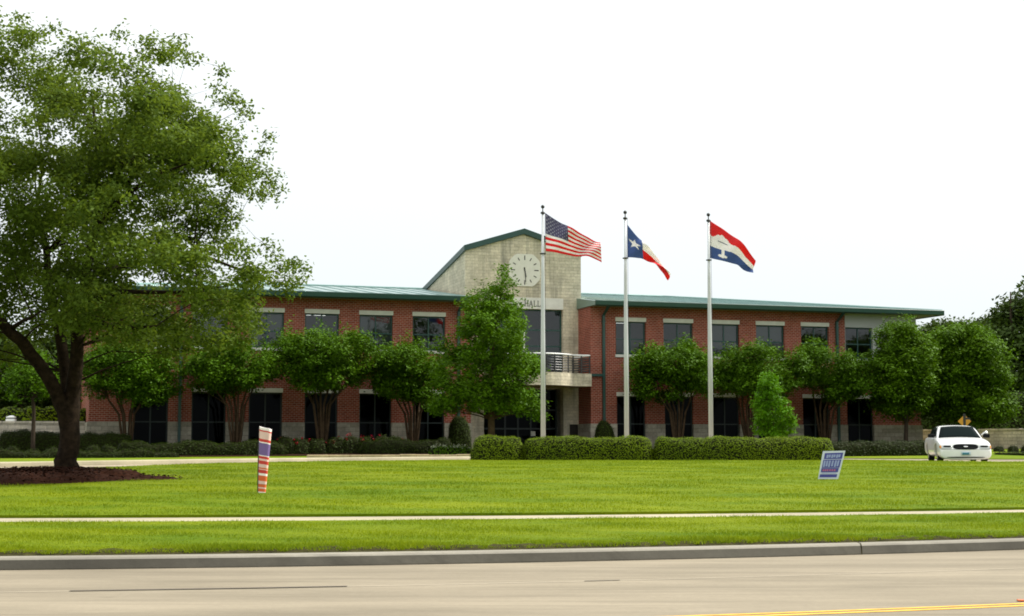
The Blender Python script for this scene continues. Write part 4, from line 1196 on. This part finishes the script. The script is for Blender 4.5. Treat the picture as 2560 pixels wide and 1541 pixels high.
# rose bushes with red flowers, white bedding
for i, (px, h) in enumerate([(712, .80), (752, .74), (792, .78), (838, .82), (876, .86), (912, .84), (952, .86), (988, .80)]):
    lab = ['rose bush with a few red blooms just right of the striped post', 'second rose bush right of the striped post', 'rose bush left of the pale crepe myrtle stems', 'rose bush right beside the pale crepe myrtle stems', 'rose bush before the stone pier between two dark windows', 'rose bush full of red blooms under the ground floor window', 'rose bush next to the last one before the thin crepe myrtle', 'rightmost rose bush, beside the low hedge'][i]
    shrub('rose_bush', lab, 'bush', bl(px - 7, px + 7, -5.6, 1), .75, h, M['leaf_dark'], 100 + i, 200, .10, 'rose bushes with red blooms before the left wing', .5, lump=.09, fl=(M['petal_red'], 3 + (i * 5) % 5, .09, 'blooms'))
for i, (px, lab) in enumerate([(1096, 'white flowered bedding plant right of the low dark hedge'), (1124, 'white flowered bedding plant between its two neighbours'), (1154, 'white flowered bedding plant touching the clipped hedge')]):
    shrub('bedding_plant', lab, 'plant', bl(px - 5, px + 5, -8.6, 1), .8, .42, M['leaf_pear'], 120 + i, 240, .10, 'white flowered bedding plants', .5, lump=.06, fl=(M['petal_white'], 16, .06, 'flowers'))

# loose bark chips on the mulch
r_ = np.random.default_rng(77); MV = np.array(MOUND)
k_ = r_.integers(1, len(MV), 5200)
CP = MV[k_] + r_.normal(size=(5200, 3)) * np.array([.10, .10, .006]) + np.array([0, 0, .02])
tag(leaf_cloud('mulch_chips', CP, .085, .05, M['mulch'], None, 78, up=1.2), 'loose brown bark chips scattered over the mulch bed', 'bark chips', kind='stuff')

# ------------------------------------------------------------------ sandstone edging of the flower bed
p = gpt(768, 64.2); q = gpt(1168, 65.8)
o = empty('stone_edging', p, math.atan2(q.y - p.y, q.x - p.x)); tag(o, 'low pale sandstone edging of the flower bed left of the clipped hedge', 'edging')
Lw = (q - p).length; x = 0
for course in (0,):
    while x < Lw:
        w = random.uniform(.5, 1.0); mb = MB(); mb.box(x + .01, x + w - .01, -.02 + random.uniform(-.03, .03), .32, -.12, .20 + random.uniform(-.02, .02))
        bevel(mb.build('edging_stone', M['edging'], o), .02); x += w

# ------------------------------------------------------------------ flagpoles
pg = 'flagpoles behind the clipped hedge'
POLES = [(1358, 62.0, 515.0, 'leftmost flagpole, flying the stars and stripes flag'), (1567, 63.4, 529.0, 'middle flagpole, flying the lone star flag'), (1778, 64.2, 535.0, 'rightmost flagpole, flying the tree emblem flag')]
pole0 = None; PX = []
for px, Y, ytop, lab in POLES:
    b = gpt(px, Y, .03)
    hgt = W(px, ytop, Y).z - b.z
    if pole0 is None:
        root = empty('flagpole', b); tag(root, lab, 'flagpole', pg)
        mb = MB(); mb.tube([(0, 0, -.2), (0, 0, 4.6), (0, 0, 7.8), (0, 0, hgt - .34)], [.105, .098, .070, .042], 16)
        mb.build('pole_shaft', M['pole'], root, smooth=True)
        mb = MB(); mb.tube([(0, 0, .01), (0, 0, .05), (0, 0, .10)], [.24, .22, .12], 16); mb.build('base_collar', M['pole'], root, smooth=True)
        mb = MB(); mb.sphere((0, 0, hgt - .30), .10, 12, sz=.62); mb.tube([(0, 0, hgt - .27), (0, 0, hgt - .06)], .022, 8)
        mb.build('pulley_truck', M['black'], root, smooth=True)
        mb = MB(); mb.sphere((0, 0, hgt - .04), .08, 12); mb.build('ball_finial', M['black'], root, smooth=True)
        mb = MB(); mb.tube([(0, 0, hgt - 2.04), (0, 0, hgt - 2.0)], .125, 12); mb.tube([(0.10, -.02, 1.2), (.11, -.02, 5), (.095, -.02, hgt - .3)], .008, 4)
        mb.build('halyard_ring', M['dark_metal'], root, smooth=True)
        pole0 = root; h0 = hgt
    else:
        root = copy_tree(pole0); root.location = b; root['label'] = lab; root.scale = (1, 1, hgt / h0)
    PX.append((b, hgt))

# ------------------------------------------------------------------ flags
def flag(name, label, top, bot, Y, nu, nv, mats, pick, amp, seed, nfold=2.2, tw=.0):
    R = np.random.default_rng(seed)
    ta = np.array(top, float); ba = np.array(bot, float)
    def ev(A, s):
        k = np.linspace(0, 1, len(A)); d = np.concatenate([[0], np.cumsum(np.hypot(*np.diff(A[:, :2], axis=0).T))]); d /= d[-1]
        q = [s + e for e in (-.03, 0, .03)]
        q = [min(1, max(0, t)) for t in q]
        return np.mean([[np.interp(t, d, A[:, 0]), np.interp(t, d, A[:, 1])] for t in q], axis=0)
    V = []
    for i in range(nu + 1):
        s = i / nu; a = ev(ta, s); b = ev(ba, s)
        for j in range(nv + 1):
            t = j / nv
            # cloth falls in folds that run down and out from the upper hoist corner
            ph = nfold * 2 * math.pi * (s * .9 + t * .35)
            dep = amp * s ** .7 * math.sin(ph) + amp * .45 * s * math.sin(2.3 * ph + 1.0)
            wob = 2.4 * s * math.sin(ph + .8) * (1 - abs(2 * t - 1) * .3)
            px = a[0] + (b[0] - a[0]) * t; py = a[1] + (b[1] - a[1]) * t + wob
            V.append(tuple(W(px, py, Y)[i_] + (dep + tw * s if i_ == 1 else 0) for i_ in range(3)))
    mb = MB(); mb.v = V
    for i in range(nu):
        for j in range(nv):
            mb.f.append((i * (nv + 1) + j, i * (nv + 1) + j + 1, (i + 1) * (nv + 1) + j + 1, (i + 1) * (nv + 1) + j))
            mb.m.append(pick((i + .5) / nu, (j + .5) / nv, i, j))
    o = mb.build(name, mats, smooth=True)
    sd = o.modifiers.new('thickness', 'SOLIDIFY'); sd.thickness = .006
    return tag(o, label, 'flag', 'flags flying from the three poles')
def cloth(name, col):
    m, n, b = new_mat(name)
    f = ramp(n, noise(n, 2.2, 3), .3, .7)
    c = mixc(n, f, [x * .92 for x in col], [min(1, x * 1.06) for x in col]); n.links.new(c, b.inputs['Base Color'])
    b.inputs['Roughness'].default_value = .8
    tr = n.nodes.new('ShaderNodeBsdfTranslucent'); n.links.new(c, tr.inputs['Color'])
    mx = n.nodes.new('ShaderNodeMixShader'); mx.inputs[0].default_value = .42
    n.links.new(b.outputs[0], mx.inputs[1]); n.links.new(tr.outputs[0], mx.inputs[2]); n.links.new(mx.outputs[0], n.nodes['Material Output'].inputs['Surface'])
    return m
cR = cloth('red_cloth', (.74, .022, .025)); cW = cloth('white_cloth', (.84, .82, .80)); cB = cloth('navy_cloth', (.11, .10, .19)); cB2 = cloth('blue_cloth', (.07, .13, .34)); cS = cloth('star_cloth', (.42, .42, .50)); cG = cloth('grey_print', (.22, .22, .25))
NU, NV = 84, 65
def pick_us(s, t, i, j):
    st = j // 5
    if s < .42 and st < 7:
        cu = s / .42 * 12; cv = t / (7 / 13) * 10
        k, l = round(cu), round(cv)
        if 1 <= k <= 11 and 1 <= l <= 9 and (k + l) % 2 == 0 and abs(cu - k) < .26 and abs(cv - l) < .3: return 3
        return 2
    return 0 if st % 2 == 0 else 1
flag('us_flag', 'flag with red and white stripes and a dark starred canton on the leftmost pole',
     [(1362, 532), (1400, 556), (1440, 578), (1475, 594), (1502, 607)], [(1363, 628), (1400, 634), (1440, 640), (1468, 643), (1488, 650), (1505, 657)],
     62.0, NU, NV, [cR, cW, cB, cS], pick_us, .26, 1, 1.6)
def star_in(x, y, r):
    a = math.atan2(x, y); d = math.hypot(x, y); k = (a + math.pi / 5) % (2 * math.pi / 5) - math.pi / 5
    R1 = r; R2 = r * .382; c = math.pi / 5
    # edge from (R1, 0) to (R2, pi/5)
    k = abs(k); px, py = d * math.cos(k), d * math.sin(k); ex, ey = R2 * math.cos(c), R2 * math.sin(c)
    return (ex - R1) * (py) - ey * (px - R1) > 0
def pick_tx(s, t, i, j):
    if s < .34:
        return 3 if star_in((s - .17) * 1.5, (.47 - t), .21) else 2
    return 1 if t < .5 - .2 * max(0, s - .34) else 0
flag('texas_flag', 'flag with a white star on blue and a drooping red half on the middle pole',
     [(1567, 560), (1592, 590), (1624, 622), (1650, 650), (1668, 676), (1676, 690)], [(1567, 644), (1606, 646), (1636, 660), (1654, 681), (1673, 699)],
     63.4, 72, 48, [cR, cW, cB2, cW], pick_tx, .26, 2, 1.8)
def pick_ci(s, t, i, j):
    x = s * 1.55
    # pale tree emblem: scalloped crown, trunk and root bar
    crown = any(math.hypot(x - a, (t - b)) < r for a, b, r in ((.20, .41, .075), (.29, .34, .085), (.40, .30, .095), (.51, .33, .085), (.59, .41, .075), (.40, .45, .14)))
    trunk = (abs(x - .43) < .045 and .55 < t < .84) or (((x - .43) / .15) ** 2 + ((t - .86) / .05) ** 2 < 1)
    if (.25 < x < .58) and abs(t - (.43 + (x - .42) ** 2 * .5)) < .014: return 3
    if trunk or crown: return 1
    up = .37 + .02 * math.sin(x * 5); lo = .65 + .02 * math.sin(x * 4 + 1)
    return 0 if t < up else (1 if t < lo else 2)
flag('city_flag', 'red white and blue banded flag with a pale tree emblem on the rightmost pole',
     [(1773, 551), (1808, 572), (1847, 602), (1874, 632), (1891, 652)], [(1774, 645), (1810, 655), (1844, 661), (1858, 672), (1884, 684)],
     64.2, 84, 60, [cR, cW, cB2, cG], pick_ci, .22, 3, 1.2)

# ------------------------------------------------------------------ striped post
Yq = 31.5
b = gpt(645, Yq, .03)
root = empty('striped_post', b); tag(root, 'leaning tapered post wrapped in red white and blue bands on the lawn', 'sign post')
sc_ = Yq / F
def pyz(py): return W(645, py, Yq).z - b.z
bands = [(145, 190, 1), (190, 215, 0), (215, 345, 3), (345, 395, 0), (395, 415, 1), (415, 630, 2), (630, 645, 1), (645, 690, 0), (690, 725, 3), (725, 785, 0), (785, 845, 3), (845, 870, 4), (870, 885, 3), (885, 945, 0), (945, 985, 1), (985, 1080, 4), (1080, 1135, 3), (1140, 1190, 4), (1190, 1215, 3), (1215, 1270, 4), (1270, 1312, 1)]
pm = [simple('red_print', (.52, .03, .022), .5, .08), simple('white_print', (.82, .76, .73), .5, .05), simple('violet_print', (.15, .09, .26), .5, .1), simple('cream_print', (.70, .48, .43), .5, .08), simple('orange_print', (.60, .11, .02), .5, .08)]
mb = MB()
def ring(zy):
    f = (zy - 145) / (1312 - 145); z = pyz(1050 + zy * .1415)
    x0 = (340 - 5 * f) * .1415 + 600; x1 = (552 - 92 * f) * .1415 + 600
    lx = (x0 - 645) * sc_; rx = (x1 - 645) * sc_; d = (rx - lx) * .42
    tilt = .035 * (1 - f * .75)
    k = 10; c = (lx + rx) / 2; h = (rx - lx) / 2
    r = []
    for q in range(20):
        a = 2 * math.pi * q / 20
        ca, sa_ = math.cos(a), math.sin(a)
        x = c + h * math.copysign(abs(ca) ** .6, ca); y = d * math.copysign(abs(sa_) ** .6, sa_)
        r.append((x, y, z + tilt * (-ca) + .02 * (sa_ > 0) * 0))
    return r
for a0, a1, m_ in bands:
    r0, r1 = ring(a0), ring(a1); n = len(r0)
    mb.add(r0 + r1, [(i, n + i, n + (i + 1) % n, (i + 1) % n) for i in range(n)], m_)
r0 = ring(145); mb.add(r0, [tuple(range(len(r0)))], 1); r1 = ring(1312); mb.add(r1, [tuple(range(len(r1) - 1, -1, -1))], 1)
mb.build('printed_wrap', pm, root)
mb = MB(); mb.box(-.008, .018, .03, .06, -.3, 1.12); mb.build('stake', M['dark_metal'], root)

# ------------------------------------------------------------------ yard sign
Yy = 37.0
P4 = [W(2057.4, 1128.5, Yy), W(2113.5, 1127, Yy), W(2095, 1198, Yy), W(2045, 1198, Yy)]
cx_ = sum((p.x for p in P4)) / 4
b = Vector((cx_, Yy, H(cx_, Yy) + .05))
root = empty('yard_sign', b); tag(root, 'slanted white and blue campaign yard sign on the lawn', 'sign')
q4 = [p - b for p in P4]
mw = simple('sign_white', (.52, .57, .64), .5, .04); mbl = simple('sign_blue', (.045, .05, .25), .5, .1); mpale = simple('sign_pale_blue', (.26, .31, .52), .5, .08); mred = simple('sign_rose', (.36, .10, .20), .5, .1)
mb = MB(); mb.prism([(p.x, p.z) for p in (q4[3], q4[2], q4[1], q4[0])], -.01, .01); mb.build('sign_board', mw, root)
def sp(u, v): return q4[0].lerp(q4[1], u).lerp(q4[3].lerp(q4[2], u), v)
def rect(mb, u0, u1, v0, v1, lay=0):
    pts = [sp(u0, v1), sp(u1, v1), sp(u1, v0), sp(u0, v0)]
    mb.prism([(p.x, p.z) for p in pts], -.013 - .003 * lay, -.0105 - .003 * (lay - 1) if lay else -.0105)
mb = MB()
rect(mb, .10, .93, .07, .29); rect(mb, .08, .92, .31, .60); rect(mb, .07, .90, .61, .76); rect(mb, .05, .90, .83, .94)
mb.build('blue_panel', mbl, root)
mb = MB(); R5 = random.Random(4)
for v0, v1, us_ in ((.13, .25, (.20, .30, .42, .52, .64, .74)), (.34, .57, (.12, .24, .36, .50, .64, .76))):
    for i, u in enumerate(us_): rect(mb, u, u + .085, v0, v1 - .02 * (i % 2), 1)
rect(mb, .12, .84, .775, .80, 1)
mb.build('white_print', mpale, root)
mb = MB()
for u in (.14, .24, .34, .46, .57, .68): rect(mb, u, u + .075, .65, .72, 1)
mb.build('rose_print', mred, root)
for u in (.28, .72):
    p = sp(u, .99); mb = MB(); mb.tube([(p.x + .10, .012, p.z + .35), (p.x, .012, p.z), (p.x - .01, .012, -.12)], .0045, 5); mb.build('wire_stake', M['dark_metal'], root)

# ------------------------------------------------------------------ white sedan
CX, CY = W(2415, 1140, 55.6).x, 55.6
hd = math.atan2(-.985, -.16)                                     # forward direction
o = empty('parked_car', (CX + 2.7 * .16, CY + 2.7 * .985, 0), hd)
ox, oy = o.location.x, o.location.y
o.location.z = H(ox, oy) - .015
tag(o, 'white four door sedan facing the road, stopped on the driveway at the right', 'car')
def car_paint():
    m, n, b = new_mat('white_car_paint')
    f = ramp(n, noise(n, 1.5, 4), .35, .75)
    c = mixc(n, f, (.74, .75, .74), (.64, .65, .63)); n.links.new(c, b.inputs['Base Color'])
    b.inputs['Roughness'].default_value = .3; b.inputs['Coat Weight'].default_value = .6; b.inputs['Coat Roughness'].default_value = .06
    return m
mp = car_paint(); mrub = simple('tyre_rubber', (.012, .012, .012), .8, .2); mrim = simple('steel_rim', (.32, .32, .32), .35, .1, metal=.8)
mgl, ng, bg = new_mat('car_glass'); bg.inputs['Base Color'].default_value = (.008, .012, .012, 1); bg.inputs['Roughness'].default_value = .04; bg.inputs['Specular IOR Level'].default_value = .02; bg.inputs['IOR'].default_value = 1.12
mlamp = simple('lamp_lens', (.42, .44, .44), .12, .1, coat=1); mamber = simple('amber_lens', (.55, .22, .03), .2, .1); mdk = simple('black_plastic', (.008, .009, .010), .8, .1); mchrome = simple('chrome', (.6, .6, .6), .15, .05, metal=1)
# local frame: x forward (front at 2.7), y to the car's left, z up
ST = [(2.72, .74, .17, .47, .44), (2.705, .88, .12, .50, .465), (2.66, .93, .10, .515, .475), (2.60, .925, .10, .685, .60), (2.545, .935, .10, .745, .64), (2.38, .955, .11, .795, .69), (2.1, .97, .14, .84, .73), (1.75, .978, .18, .885, .78), (1.20, .98, .18, .925, .83), (.85, .98, .18, .955, .86), (0, .98, .18, .97, .88), (-1.0, .98, .18, .98, .89), (-1.75, .975, .2, .99, .90), (-2.3, .955, .23, .975, .88), (-2.6, .90, .27, .93, .80), (-2.70, .78, .34, .84, .70)]
V = []; k = 0
for (x, hw, zb, zt, zs) in ST:
    half = [(0, zb), (hw * .80, zb), (hw * .965, zb + .09), (hw, (zb + zs) * .5), (hw * .985, zs - .03), (hw * .93, zs + (zt - zs) * .55), (hw * .70, zt - .012), (hw * .35, zt + .004), (0, zt + .01)]
    ringp = [(x, y, z) for y, z in half] + [(x, -y, z) for y, z in half[-2:0:-1]]
    k = len(ringp); V += ringp
Fc = []
for i in range(len(ST) - 1):
    for j in range(k):
        Fc.append((i * k + j, (i + 1) * k + j, (i + 1) * k + (j + 1) % k, i * k + (j + 1) % k))
Fc.append(tuple(range(k))); Fc.append(tuple((len(ST) - 1) * k + j for j in range(k - 1, -1, -1)))
mb = MB(); mb.add(V, Fc)
body = mb.build('body', mp, o, smooth=True, weld=True)
ss = body.modifiers.new('sub', 'SUBSURF'); ss.levels = 2; ss.render_levels = 2
cut = []
for x in (1.62, -1.28):
    for s_ in (1, -1):
        mb = MB(); mb.tube([(x, s_ * .62, .33), (x, s_ * 1.2, .33)], .40, 28)
        c_ = mb.build('wheel_cut', mdk, o); md = body.modifiers.new('b', 'BOOLEAN'); md.operation = 'DIFFERENCE'; md.object = c_; md.solver = 'EXACT'; cut.append(c_)
bpy.context.view_layer.update()
dg = bpy.context.evaluated_depsgraph_get()
me = bpy.data.meshes.new_from_object(body.evaluated_get(dg)); body.modifiers.clear(); body.data = me
if len(me.materials) == 0: me.materials.append(mp)
for c_ in cut: bpy.data.objects.remove(c_, do_unlink=True)
# greenhouse
G = [(1.05, .80, .90, .91), (.62, .775, .93, 1.13), (.24, .72, .95, 1.33), (-.05, .675, .96, 1.395), (-.6, .66, .96, 1.42), (-1.15, .66, .96, 1.395), (-1.45, .69, .96, 1.30), (-1.85, .74, .95, 1.10), (-2.15, .76, .94, .95)]
V = []
for (x, hw, zb, zt) in G:
    half = [(.86, zb - .1), (.86 - (.86 - hw) * .1, zb), (hw + (.86 - hw) * .35, zb + (zt - zb) * .5), (hw, zt - .05 * min(1, (zt - zb) / .3)), (hw * .8, zt - .01), (0, zt + .015)]
    V += [(x, y, z) for y, z in half] + [(x, -y, z) for y, z in half[-2::-1]]
k = 11; Fc = []
for i in range(len(G) - 1):
    for j in range(k - 1): Fc.append((i * k + j, (i + 1) * k + j, (i + 1) * k + j + 1, i * k + j + 1))
mb = MB(); mb.add(V, Fc); gh = mb.build('cabin', mp, o, smooth=True, weld=True)
ss = gh.modifiers.new('sub', 'SUBSURF'); ss.levels = 1; ss.render_levels = 2
def pane(name, pts, mat, parent, n=6, crown=.02, off=(0, 0, 0)):
    a, b_, c, d = [Vector(p) for p in pts]; mb = MB()
    nrm = (b_ - a).cross(d - a).normalized()
    for i in range(n + 1):
        for j in range(n + 1):
            u, v = i / n, j / n
            p = a.lerp(b_, u).lerp(d.lerp(c, u), v) + nrm * crown * (1 - (2 * u - 1) ** 2) * (1 - (2 * v - 1) ** 2 * .3); mb.v.append(tuple(p + Vector(off)))
    for i in range(n):
        for j in range(n): mb.f.append((i * (n + 1) + j, (i + 1) * (n + 1) + j, (i + 1) * (n + 1) + j + 1, i * (n + 1) + j + 1)); mb.m.append(0)
    w = mb.build(name, mat, parent, smooth=True); sd = w.modifiers.new('t', 'SOLIDIFY'); sd.thickness = .012; return w
pane('windshield', [(1.05, -.78, .925), (1.05, .78, .925), (.23, .60, 1.345), (.23, -.60, 1.345)], mgl, o, 8, .06)
pane('rear_window', [(-2.1, .62, .98), (-2.1, -.62, .98), (-1.42, -.52, 1.33), (-1.42, .52, 1.33)], mgl, o, 8, .05)
for s_ in (1, -1):
    for (xa, xb, xc, xd) in (((.72, -.38, -.38, .08)), ((-.48, -1.55, -1.32, -.48))):
        zz = .975; zt = 1.325
        pts = [(xa, s_ * .842, zz), (xb, s_ * .842, zz), (xc, s_ * .705, zt), (xd, s_ * .715, zt)]
        if s_ > 0: pts = pts[::1]
        w = pane('side_window', pts if s_ < 0 else [pts[1], pts[0], pts[3], pts[2]], mgl, o, 4, .012)
# front details, laid onto the curved nose
from mathutils.bvhtree import BVHTree
bvh = BVHTree.FromPolygons([v.co.copy() for v in me.vertices], [tuple(p.vertices) for p in me.polygons])
def nose(name, y0, y1, z0, z1, mat, parent=o, off=.012, n=12, m=6, rnd=.25):
    mb = MB(); yc, zc, hy_, hz_ = (y0 + y1) / 2, (z0 + z1) / 2, (y1 - y0) / 2, (z1 - z0) / 2
    for i in range(n + 1):
        for j in range(m + 1):
            u, v = 2 * i / n - 1, 2 * j / m - 1
            sh = 1 - rnd * max(0, abs(v)) ** 4 * (hz_ / hy_) * .9
            sv = 1 - rnd * max(0, abs(u)) ** 5 * .8
            y = yc + hy_ * u * sh; z = zc + hz_ * v * sv
            h = bvh.ray_cast(Vector((3.2, y, z)), Vector((-1, 0, 0)))
            x = h[0].x if h[0] is not None else 2.4
            mb.v.append((x + off, y, z))
    for i in range(n):
        for j in range(m): mb.f.append((i * (m + 1) + j, (i + 1) * (m + 1) + j, (i + 1) * (m + 1) + j + 1, i * (m + 1) + j + 1)); mb.m.append(0)
    w = mb.build(name, mat, parent, smooth=True); sd = w.modifiers.new('t', 'SOLIDIFY'); sd.thickness = off * .9; sd.offset = 0
    return w
gr = nose('grille', -.45, .45, .49, .68, mdk, off=.02, rnd=.45)
nose('emblem', -.085, .085, .565, .605, mchrome, gr, off=.034, n=8, rnd=.8)
mb = MB()
for s_ in (1, -1):
    y0, y1 = sorted((s_ * .49, s_ * .90)); hl = nose('headlight', y0, y1, .505, .645, mlamp, off=.014)
    y0, y1 = sorted((s_ * .53, s_ * .80)); nose('reflector', y0, y1, .565, .625, mdk, hl, off=.024, n=6, m=4)
    y0, y1 = sorted((s_ * .865, s_ * .925)); nose('turn_signal', y0, y1, .515, .635, mamber, off=.02, n=4)
    mb = MB(); y0, y1 = sorted((s_ * .90, s_ * 1.14)); mb.box(.72, .90, y0, y1, .93, 1.07); bevel(mb.build('side_mirror', mdk, o), .035, 3)
nose('bumper_intake', -.68, .68, .175, .215, mdk, off=.014, n=16, m=3, rnd=.8)
lp = nose('license_plate', -.17, .17, .27, .40, simple('plate_white', (.45, .55, .60), .4, .05), off=.02, n=4, m=4, rnd=0)
nose('plate_print', -.135, .11, .29, .37, simple('plate_blue', (.03, .16, .22), .5, .1), lp, off=.03, n=4, m=4, rnd=0)
nose('bumper_seam', -.88, .88, .478, .487, simple('seam_grey', (.2, .2, .19), .6, .05), off=.008, n=24, m=1, rnd=0)
mb = MB(); mb.tube([(.62, .86, 1.03), (.70, .95, 1.11), (.80, 1.03, 1.12)], [.02, .03, .075], 12); mb.build('spotlight', M['rail_white'], o, smooth=True)
for x in (1.62, -1.28):
    for s_ in (1, -1):
        w = empty('wheel', (x, s_ * .80, .33)); w.parent = o
        mb = MB(); a = .105
        mb.tube([(0, -a, 0), (0, -a * .85, 0), (0, a * .85, 0), (0, a, 0)], [.285, .33, .33, .285], 28); mb.build('tyre', mrub, w, smooth=False)
        mb = MB(); mb.tube([(0, s_ * .09, 0), (0, s_ * .112, 0), (0, s_ * .116, 0)], [.21, .20, .06], 20); mb.build('rim', mrim, w, smooth=False)

# ------------------------------------------------------------------ yellow warning sign, wall lamps
Yw = 79.0
b = gpt(2411, Yw)
root = empty('warning_sign', b); tag(root, 'yellow diamond warning sign above the roof of the white car', 'sign')
c = W(2411, 1054, Yw) - b; hd_ = .35
my = simple('shaded_sign_yellow', (.48, .22, .010), .45, .06)  # yellow darkened, the shade of the trees is in the colour
mb = MB(); mb.prism([(c.x, c.z - hd_), (c.x + hd_, c.z), (c.x, c.z + hd_), (c.x - hd_, c.z)], -.012, .0); bevel(mb.build('sign_face', my, root), .004, 1)
mb = MB(); mb.prism([(c.x - .07, c.z - .40), (c.x + .07, c.z - .40), (c.x + .07, c.z + .40), (c.x - .07, c.z + .40)], -.018, -.0125); mb.prism([(c.x + .07, c.z + .10), (c.x + .36, c.z + .10), (c.x + .26, c.z + .2), (c.x + .07, c.z + .2)], -.018, -.0125)
mb.build('black_symbol', M['black'], root)
mb = MB(); mb.tube([(c.x, .03, -.2), (c.x, .03, c.z + .3)], .03, 8); mb.build('sign_post', M['dark_metal'], root)
pp = U(-24.6, .6); zt = 2.72
root = empty('wall_lamp', (W(31, 1050, pp.y).x, W(31, 1050, pp.y).y, 2.64)); tag(root, 'white capped lamp standing on the left stone wall', 'lamp')
root.location.y = U(-25.3, .6).y
mb = MB(); mb.slab([(-.22, -.14), (.22, -.14), (.22, .14), (-.22, .14)], 0, .13); bevel(mb.build('lamp_base', M['white_paint'], root), .02)
mb = MB(); mb.slab([(-.17, -.11), (.17, -.11), (.17, .11), (-.17, .11)], .13, .17); mb.build('lamp_band', M['black'], root)
mb = MB(); mb.slab([(-.2, -.14), (.2, -.14), (.2, .14), (-.2, .14)], .17, .23); mb.add([(-.2, -.14, .23), (.2, -.14, .23), (.2, .14, .23), (-.2, .14, .23), (-.05, 0, .29), (.1, 0, .29)], [(0, 1, 5, 4), (1, 2, 5), (2, 3, 4, 5), (3, 0, 4)]); mb.build('lamp_cap', M['white_paint'], root)
# reflector on the centre line
xr = 4.9; b = Vector((xr, YS(xr, 13.12), .004))
mb = MB(); mb.slab([(-.035, -.04), (.035, -.04), (.03, .04), (-.03, .04)], 0, .014); bevel(mb.build('road_reflector', simple('orange_reflector', (.62, .12, .02), .3, .05), loc=b), .004); tag(bpy.data.objects['road_reflector'], 'small orange reflector beside the yellow centre line at the right', 'reflector')

# ------------------------------------------------------------------ grass blades
def grass(name, s0, s1, n, hgt, wid, seed, z0, back=None):
    r = np.random.default_rng(seed)
    y_ = None
    P = []
    s = s0 + (s1 - s0) * r.uniform(size=n) ** 1.0
    half = s * .345 + 5.0
    x = r.uniform(-1, 1, n) * half
    gb = np.where(x < -9, -1.3914 + .0592 * (x + 9), np.where(x > 9, 3.1086 + .4408 * (x - 9), .25 * x + .0106 * x * x))
    y = s + np.clip(1 - .045 * (s - 19.4), 0, 1) * gb
    if back is not None:
        lim = np.interp(x, back[0], back[1]); ok = y < lim - .03; x, y, s = x[ok], y[ok], s[ok]
    # bald spot under the mulch
    ok = ((x - cx) / 2.2) ** 2 + ((y - cy) / 2.65) ** 2 > 1
    x, y, s = x[ok], y[ok], s[ok]
    n = len(x)
    zz = np.where(s > 28.5, (np.interp(s - 1.2, HX, HZ) + 2 * np.interp(s, HX, HZ) + np.interp(s + 1.2, HX, HZ)) / 4, np.interp(s, HX, HZ)) + z0
    patch = .75 + .35 * np.sin(x * 1.7 + 2 * np.sin(y * .9)) * np.sin(y * 2.3 + x * .4)
    hh = hgt * r.uniform(.5, 1.25, n) * np.clip(patch, .5, 1.2)
    a = r.uniform(0, 2 * np.pi, n); w = wid * r.uniform(.6, 1.3, n)
    ln = r.normal(size=(n, 2)) * hh[:, None] * .55
    B = np.stack([x, y, zz - .01], 1)
    D = np.stack([np.cos(a) * w / 2, np.sin(a) * w / 2, np.zeros(n)], 1)
    Tp = B + np.stack([ln[:, 0], ln[:, 1], hh], 1)
    V = np.stack([B - D, B + D, Tp], 1).reshape(-1, 3)
    o = np_mesh(name, V, np.arange(3 * n).reshape(-1, 3), M['blade'], k=3)
    return tag(o, kind='stuff', cat='grass', label='short green turf blades of the lawn' if z0 > .04 else 'short green turf blades of the kerbside strip')
xb = np.linspace(-60, 60, 400); yb = np.array([NE(v) for v in xb])
grass('grass', 19.74, 20.5, 45000, .085, .015, 5, .02)
grass('grass', 19.95, 24.98, 140000, .055, .013, 1, .03)
grass('grass', 26.33, 62.0, 440000, .060, .020, 2, .045, (xb, yb))
